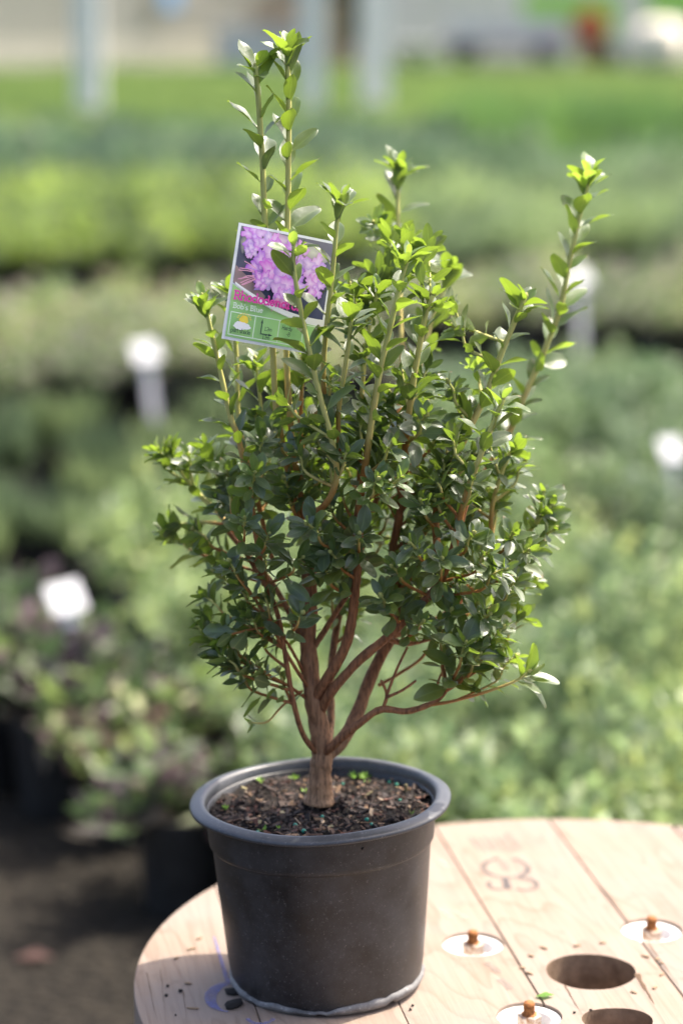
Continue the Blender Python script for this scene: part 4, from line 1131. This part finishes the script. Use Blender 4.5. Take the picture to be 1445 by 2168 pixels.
TIPS = [
 (505, 1290, -.02, 6, .022, .3), (420, 1330, .0, 6, .023, .3), (545, 1340, -.02, 5, .022, .35), (490, 1410, -.02, 4, .026, .25), (1110, 1300, .01, 6, .023, .45), (1090, 1390, -.03, 5, .024, .5), (930, 1330, -.03, 6, .022, .45), (860, 1260, .02, 7, .022, .5), (700, 1260, .05, 7, .022, .5), (600, 1270, .05, 7, .022, .5), (760, 1290, .06, 6, .022, .55),
 (1062, 1330, -.03, 7, .026, .5), (1035, 1300, -.045, 7, .026, .35), (1092, 1225, -.03, 8, .026, .4), (1118, 1165, -.02, 8, .024, .35), (955, 1290, -.04, 7, .026, .4), (428, 1258, .01, 6, .023, .3),
 (524, 1300, -.03, 6, .023, .25), (452, 1368, -.01, 5, .027, .2), (560, 1262, -.035, 6, .025, .15), (1110, 975, .03, 8, .023, .45), (1175, 1118, .02, 7, .024, .35), (1150, 1040, .03, 7, .024, .4),
 (332, 950, .10, 8, .026, .45), (400, 965, .085, 8, .026, .35), (430, 935, .07, 8, .025, .35), (345, 1122, .09, 8, .025, .4), (425, 1165, .06, 7, .026, .3), (1000, 1010, -.055, 8, .026, .3), (1130, 1230, .03, 7, .023, .4),
 (595, 845, -.045, 9, .026, .25), (540, 1000, -.058, 9, .025, .35), (518, 1096, -.062, 10, .020, .3), (486, 1190, -.05, 8, .021, .25), (560, 930, -.03, 8, .026, .15),
 (430, 1300, .01, 7, .023, .35), (470, 1325, -.02, 6, .020, .3), (640, 1298, -.058, 4, .026, .1), (806, 1262, -.06, 8, .030, .2), (935, 1182, -.075, 9, .027, .2),
 (1040, 1165, -.06, 10, .026, .3), (1068, 1205, -.055, 10, .027, .35), (895, 1315, -.062, 7, .020, .6), (985, 1360, -.06, 7, .036, .2), (1015, 1385, -.05, 5, .036, .25), (1010, 1280, -.02, 7, .028, .3),
 (1085, 1130, -.02, 9, .024, .35), (800, 1015, -.075, 9, .023, .75), (850, 1010, -.07, 7, .021, .6), (868, 1150, -.07, 8, .022, .2), (700, 800, -.03, 7, .027, .15),
 (770, 735, .0, 7, .026, .25), (870, 500, .06, 9, .026, .45), (905, 510, .05, 9, .024, .4), (880, 560, .0, 8, .024, .5), (960, 690, .03, 8, .024, .3), (1010, 765, .05, 7, .018, .9),
 (940, 640, .06, 7, .023, .4), (960, 830, .03, 7, .024, .15), (950, 920, -.03, 8, .024, .12), (900, 880, -.03, 7, .026, .1), (830, 1200, -.055, 7, .022, .45),
 (760, 1130, -.066, 6, .028, .05), (650, 1110, -.068, 6, .030, .03), (700, 1170, -.06, 6, .031, .04), (640, 1180, -.058, 6, .030, .05), (570, 1130, -.056, 7, .030, .05), (680, 1200, -.05, 5, .030, .1),
 (620, 950, -.05, 7, .027, .1), (660, 900, -.04, 7, .027, .08), (560, 1180, -.03, 6, .026, .12), (500, 1240, -.01, 7, .024, .25), (450, 1210, .03, 7, .022, .35),
 (410, 1120, .05, 7, .024, .25), (460, 1050, .02, 8, .025, .2), (480, 1000, .02, 8, .026, .15), (540, 880, .02, 7, .026, .15), (735, 950, -.066, 7, .028, .05), (830, 940, -.05, 7, .026, .1),
 (760, 880, -.03, 7, .027, .1), (1060, 1290, .02, 7, .024, .5), (1080, 1260, .04, 7, .023, .5), (985, 1210, -.03, 7, .025, .2), (1100, 1190, .01, 7, .023, .3), (905, 1240, .02, 7, .026, .4),
 (1000, 1130, -.06, 8, .028, .1), (890, 1060, -.05, 7, .025, .12), (640, 760, .03, 6, .026, .2), (690, 600, .0, 6, .025, .35), (740, 600, .02, 8, .026, .3), (770, 640, .03, 8, .026, .25),
 (800, 570, .05, 8, .026, .4), (830, 500, .08, 9, .026, .45), (790, 470, .10, 8, .026, .45), (1040, 1370, -.03, 5, .026, .6), (470, 1390, -.03, 4, .031, .2), (590, 1420, -.02, 3, .02, .3),
]
for px, py, Y, n, sz, ag in TIPS: side(px, py, Y, n, sz, ag)
# filling of the crown's middle
fr_ = random.Random(77)
for _ in range(105):
    while True:
        a, b, c = fr_.uniform(-1, 1), fr_.uniform(-1, 1), fr_.uniform(-1, 1)
        if a * a + b * b + c * c < 1: break
    px, py = 775 + a * 320, 1010 + b * 275
    if py > 1230 and fr_.random() < .8: py -= 150
    side(px, py, .035 + c * .085, fr_.choice((5, 6, 7)), fr_.uniform(.022, .029), fr_.uniform(.0, .3) + (.15 if c > .3 else 0))
# leaves: those that show largest become parts of their own, the rest one mass
GX = 5.0
zb = {}
samp = [(u, t) for t in (.25, .4, .55, .7, .85) for u in (-.12, 0, .12)]
for li, (si, M, sh, ai) in enumerate(leaves):
    for u, t in samp:
        P = BASE + (M @ Vector((u, t, 0)))
        x, y, f_ = project(P)
        key = (int(x / GX), int(y / GX))
        if key not in zb or f_ < zb[key][0]: zb[key] = (f_, li)
score = {}
for f_, li in zb.values(): score[li] = score.get(li, 0) + 1
order = sorted(range(len(leaves)), key=lambda i: -score.get(i, 0))
own = set(order[:300])
MV, MF, MA, MU, ML = [], [], [], [], []
for li, (si, M, sh, ai) in enumerate(leaves):
    me, V, F_, A, U_, Lv = LEAF[sh, ai]
    if li in own:
        o = bpy.data.objects.new('leaf', me); C.objects.link(o); o.parent = stems[si]['obj']; o.matrix_local = M
    else:
        b0 = len(MV)
        MV += [M @ Vector(v) for v in V]; MF += [tuple(b0 + q for q in g) for g in F_]; MA += A; MU += U_; ML += Lv
o = mesh_obj('foliage', MV, MF, M_LEAF, shrub, True, attrs={'age': ('FLOAT', MA), 'lu': ('FLOAT', MU), 'lv': ('FLOAT', ML)}); o['kind'] = 'stuff'
print('leaves', len(leaves), 'stems', len(stems))

# ------------------------------------------------------------------ printed plant label hung on the tall shoots
YC = -.028
cTL, cTR, cBL = at(506, 471, YC - .014), at(713, 513, YC + .024), at(466, 716, YC - .034)
ex = (cTR - cTL); CW = ex.length; ex.normalize()
ey = (cTL - cBL); ey = (ey - ex * ey.dot(ex)); CHh = ey.length; ey.normalize()
ez = ex.cross(ey)
cardM = Matrix.Translation(cTL) @ Matrix((ex, ey, ez)).transposed().to_4x4()
card = empty('plant_tag', cTL); card.matrix_world = cardM
tag(card, 'printed plant tag with purple blossom picture hanging on the tall shoots', 'plant tag')
box_obj('card', (0, CW, -CHh, 0, -.0006, 0), M_CARD, card)
layer = [0]
PIC = [None]
def pr(name, pts, faces, col, parent=card):
    if name in ('petal', 'stamen', 'picture_patch', 'picture_path'): parent = PIC[0]
    layer[0] += 1
    z = .00012 * layer[0] ** .8
    V = [(u * CW, -v * CHh, z) for u, v in pts]
    c = col if isinstance(col, list) else [(*col, 1)] * len(V)
    return mesh_obj(name, V, faces, M_PRINT, parent, attrs={'col': ('FLOAT_COLOR', c)})
def poly(name, pts, col): return pr(name, pts, [tuple(range(len(pts)))], col)
def swoosh(u): return .497 + .45 * u - .235 * u * u - .02 * u ** 3
# picture, green panel, white curve
n = 24
us = [.028 + (.972 - .028) * i / n for i in range(n + 1)]
pts = [(u, .022) for u in us] + [(u, swoosh(u)) for u in us]
cols = []
for u, v in pts:
    cols.append((.06, .07, .14, 1) if v > .1 else (.20, .19, .22, 1))
PIC[0] = pr('picture', pts, [(i, i + 1, n + 2 + i, n + 1 + i)[::-1] for i in range(n)], cols)
gp = [(u, swoosh(u) + .012 + .045 * u) for u in us] + [(u, .975) for u in us]
pr('green_panel', gp, [(i, i + 1, n + 2 + i, n + 1 + i)[::-1] for i in range(n)], (.40, .70, .27))
def blob(name, cu, cv, ru, rv, rot, c_in, c_out, seed, n=26, amp=.14):
    r_ = random.Random(seed); ph = [r_.random() * 6 for _ in range(4)]
    pts, cs = [(cu, cv)], [(*c_in, 1)]
    for i in range(n):
        a = 2 * math.pi * i / n; k = 1 + amp * (math.sin(3 * a + ph[0]) * .5 + math.sin(5 * a + ph[1]) * .4 + math.sin(9 * a + ph[2]) * .35)
        x, y = ru * k * math.cos(a), rv * k * math.sin(a)
        pts.append((cu + x * math.cos(rot) - y * math.sin(rot), cv + x * math.sin(rot) + y * math.cos(rot))); cs.append((*c_out, 1))
    pts = [(min(.971, max(.029, u)), max(.023, v)) for u, v in pts]
    return pr(name, pts, [(0, 1 + (i + 1) % n, 1 + i) for i in range(n)], cs)
def flower(cu, cv, R, seed, tint=0.0):
    r_ = random.Random(seed)
    for i in range(5):
        a = i * 1.2566 + r_.uniform(-.2, .2) + seed
        k = r_.uniform(.85, 1.1)
        ci = (.86 + .1 * tint, .60 + .25 * tint, .88 + .05 * tint); co = (.52 + .35 * tint + r_.uniform(-.09, .16), .16 + .3 * tint + r_.uniform(-.05, .14), .70 + .12 * tint)
        blob('petal', cu + math.cos(a) * R * .55, cv + math.sin(a) * R * .5, R * .58 * k, R * .40 * k, a, ci, co, seed * 9 + i, 26, .42)
    blob('petal', cu, cv, R * .22, R * .2, 0, (.86, .62, .90), (.62, .28, .78), seed + 50, 14)
pr('picture_path', [(.029, .36), (.16, .44), (.36, .575), (.36, .61), (.28, .605), (.16, .56), (.029, .505)], [(0, 6, 5, 1), (1, 5, 4, 2), (2, 4, 3)], (.40, .28, .27))
blob('picture_patch', .78, .13, .17, .07, .2, (.70, .68, .55), (.42, .40, .36), 3)
blob('picture_patch', .45, .08, .2, .05, .1, (.80, .62, .72), (.50, .33, .46), 4)
blob('picture_patch', .09, .16, .05, .09, .1, (.50, .48, .36), (.20, .19, .22), 5)
for cu, cv, R, sd, ti in ((.17, .09, .12, 2, .15), (.33, .12, .11, 3, .45), (.16, .22, .07, 12, .3), (.62, .20, .15, 4, .35), (.80, .26, .12, 5, .35), (.83, .42, .10, 11, .2), (.42, .24, .16, 6, .2), (.27, .34, .13, 7, .0), (.60, .42, .13, 8, .0), (.44, .42, .19, 9, .05), (.30, .45, .09, 10, .0), (.53, .56, .09, 13, .0)):
    flower(cu, cv, R, sd, ti)
def line(name, pts, w, col):
    # strokes drawn in card millimetres so their width is even
    q = [(u * CW, -v * CHh) for u, v in pts]
    v_, f_ = ribbon(q, w)
    return pr(name, [(x / CW, -y / CHh) for x, y in v_], [g[::-1] for g in f_], col)
r_ = random.Random(3)
for i in range(16):
    a = r_.uniform(2.4, 3.9) if i < 9 else r_.uniform(1.0, 2.1)
    c_ = (.30, .40) if i < 9 else (.50, .50)
    line('stamen', [(c_[0] + math.cos(a) * .10, c_[1] + math.sin(a) * .08), (c_[0] + math.cos(a) * .17, c_[1] + math.sin(a) * .13), (c_[0] + math.cos(a) * r_.uniform(.22, .27), c_[1] + math.sin(a) * r_.uniform(.16, .20) + .01)], .0007, (.80, .38, .55))
n = 24
sw = [(u, swoosh(u) - .004) for u in us] + [(u, swoosh(u) + .014 + .047 * u) for u in us]
pr('white_curve', sw, [(i, i + 1, n + 2 + i, n + 1 + i)[::-1] for i in range(n)], (.82, .82, .82))
# slab-serif lettering drawn as strokes (unit = cap height)
def A_(cx, cy, rx, ry, a0, a1, n=12): return [(cx + rx * math.cos(math.radians(a0 + (a1 - a0) * i / n)), cy + ry * math.sin(math.radians(a0 + (a1 - a0) * i / n))) for i in range(n + 1)]
X = .66
GL = {
 'R': (.86, [[(.18, 0), (.18, 1)], [(.0, .95), (.45, .95)] + A_(.45, .72, .26, .23, 90, -90)[1:] + [(.20, .49)], [(.42, .49), (.74, .03), (.88, .03)], [(.0, .04), (.38, .04)]]),
 'h': (.78, [[(.16, 0), (.16, 1.02)], [(.16, .50)] + A_(.38, .42, .22, .20, 160, 0) + [(.60, 0)], [(.02, .04), (.30, .04)], [(.48, .04), (.74, .04)], [(.02, 1.0), (.16, 1.0)]]),
 'o': (.70, [A_(.34, .32, .27, .30, 0, 360, 24)]),
 'd': (.78, [A_(.33, .31, .25, .28, 40, 320, 20), [(.60, 0), (.60, 1.02)], [(.46, 1.0), (.60, 1.0)], [(.60, .04), (.76, .04)]]),
 'e': (.68, [[(.10, .34), (.58, .34)], A_(.34, .32, .26, .29, 5, 320, 20)]),
 'n': (.78, [[(.16, 0), (.16, .64)], [(.16, .48)] + A_(.38, .40, .22, .20, 160, 0) + [(.60, 0)], [(.02, .04), (.30, .04)], [(.48, .04), (.74, .04)], [(.02, .62), (.16, .62)]]),
 'r': (.58, [[(.16, 0), (.16, .64)], A_(.40, .38, .24, .24, 175, 60, 8), [(.0, .04), (.36, .04)], [(.02, .62), (.16, .62)]]),
 'B': (.80, [[(.16, 0), (.16, 1)], [(.0, .96), (.42, .96)] + A_(.42, .75, .22, .21, 90, -90)[1:] + [(.18, .54)], [(.42, .54)] + A_(.44, .29, .26, .25, 90, -90)[1:] + [(.0, .04)]]),
 'b': (.76, [[(.14, 0), (.14, 1.02)], A_(.40, .31, .25, .28, 140, -140, 20), [(.0, 1.0), (.14, 1.0)]]),
 "'": (.26, [[(.10, 1.0), (.08, .74)]]),
 's': (.58, [A_(.30, .47, .19, .15, 30, 250, 10) + A_(.28, .17, .20, .15, 80, -150, 10)]),
 'l': (.40, [[(.18, 0), (.18, 1.02)], [(.02, .04), (.34, .04)], [(.04, 1.0), (.18, 1.0)]]),
 'u': (.76, [[(.14, .62)] + A_(.36, .24, .22, .22, 180, 340) + [(.58, .30)], [(.58, 0), (.58, .64)], [(.0, .62), (.14, .62)], [(.58, .04), (.72, .04)]]),
 'p': (.76, [[(.14, -.34), (.14, .64)], A_(.40, .31, .25, .28, 140, -140, 20), [(.0, -.32), (.30, -.32)]]),
 'a': (.70, [A_(.30, .42, .22, .20, 150, 0, 8) + [(.52, .04), (.64, .04)], A_(.32, .18, .22, .15, 60, 330, 14)]),
 't': (.48, [[(.20, .90), (.20, .14), (.30, .04), (.42, .06)], [(.04, .62), (.40, .62)]]),
 'm': (1.1, [[(.14, 0), (.14, .64)], [(.14, .46)] + A_(.33, .42, .19, .18, 160, 0) + [(.52, 0)], [(.52, .46)] + A_(.71, .42, .19, .18, 160, 0) + [(.90, 0)]]),
 '1': (.5, [[(.10, .84), (.26, .96), (.26, 0)], [(.10, .04), (.42, .04)]]),
 '2': (.62, [A_(.30, .72, .22, .24, 170, -30, 10) + [(.08, .04), (.54, .04)]]),
 '.': (.26, [[(.10, .0), (.10, .12)]]),
 'H': (.9, [[(.16, 0), (.16, 1)], [(.68, 0), (.68, 1)], [(.16, .52), (.68, .52)]]),
 'y': (.7, [[(.06, .64), (.32, .02)], [(.60, .64), (.28, -.20), (.08, -.30)]]),
 '-': (.5, [[(.06, .38), (.40, .38)]]),
 '8': (.64, [A_(.30, .74, .20, .22, 0, 360, 16), A_(.30, .27, .24, .27, 0, 360, 16)]),
 ' ': (.42, []),
}
def text(s, u, v, size, wt, col, name='lettering', track=1.0):
    """size in card heights; all strokes of one word are one print"""
    k = size * CHh; x = u * CW; V, Fq = [], []; base = -v * CHh
    for ch in s:
        adv, strokes = GL[ch]
        for i, st_ in enumerate(strokes):
            q = [(x + a * k, base + b * k) for a, b in st_]
            vv, ff = ribbon(q, wt * k); b0 = len(V)
            V += [(a, b, .00003 * i) for a, b in vv]; Fq += [tuple(b0 + t for t in g[::-1]) for g in ff]
        x += adv * k * track
    layer[0] += 1
    z = .00012 * layer[0] ** .8
    mesh_obj(name, [(a, b, c + z) for a, b, c in V], Fq, M_PRINT, card, attrs={'col': ('FLOAT_COLOR', [(*col, 1)] * len(V))})
    layer[0] += 1
    return x / CW
text('Rhododendron', .032, .652, .076, .20, (.74, .07, .40), track=.98)
text("Bob's Blue", .04, .727, .046, .12, (.80, .82, .80))
INK = (.05, .10, .07)
W_ = (.78, .86, .76)
for a, b in (((.03, .762), (.965, .762)), ((.03, .955), (.965, .955))): line('box_rule', [a, b], .0006, W_)
for u in (.03, .275, .52, .765, .965): line('box_rule', [(u, .762), (u, .955)], .0006, W_)
blob('sun_icon', .165, .812, .045, .036, 0, (.86, .72, .10), (.86, .62, .08), 2, 20, .12)
for i in range(9):
    a = math.pi * (1 + (i + .5) / 9); line('sun_ray', [(.165 + math.cos(a) * .055, .812 + math.sin(a) * .044), (.165 + math.cos(a) * .072, .812 + math.sin(a) * .058)], .0008, (.86, .70, .12))
blob('cloud_icon', .15, .868, .085, .034, 0, (.82, .82, .82), (.80, .80, .82), 8, 24, .16)
text('part shade', .045, .930, .036, .13, INK, track=.80)
line('arrow', [(.345, .905), (.345, .80)], .0010, INK); poly('arrow_head', [(.333, .815), (.357, .815), (.345, .775)], INK)
line('arrow', [(.340, .905), (.43, .905)], .0010, INK); poly('arrow_head', [(.425, .893), (.425, .917), (.465, .905)], INK)
text('1.2m', .375, .872, .034, .13, INK, track=.8); text('1.2m', .365, .945, .034, .13, INK, track=.8)
text('Hardy', .545, .835, .034, .13, INK, track=.8); text('-8', .60, .885, .034, .13, INK, track=.8)
text('mber', .83, .905, .034, .13, INK, track=.8)
# tie loop behind the card round the tall shoots
lp = [at(606, 500, YC + .004), at(596, 494, .004), at(609, 488, .013), at(622, 494, .004), at(614, 500, YC + .004)]
inv = cardM.inverted()
V, Fq, W = tube([inv @ p for p in catmull(lp, 6)], [.0006] * 25, [0] * 25, 6)
mesh_obj('tie_loop', V, Fq, M_CARD, card, True)
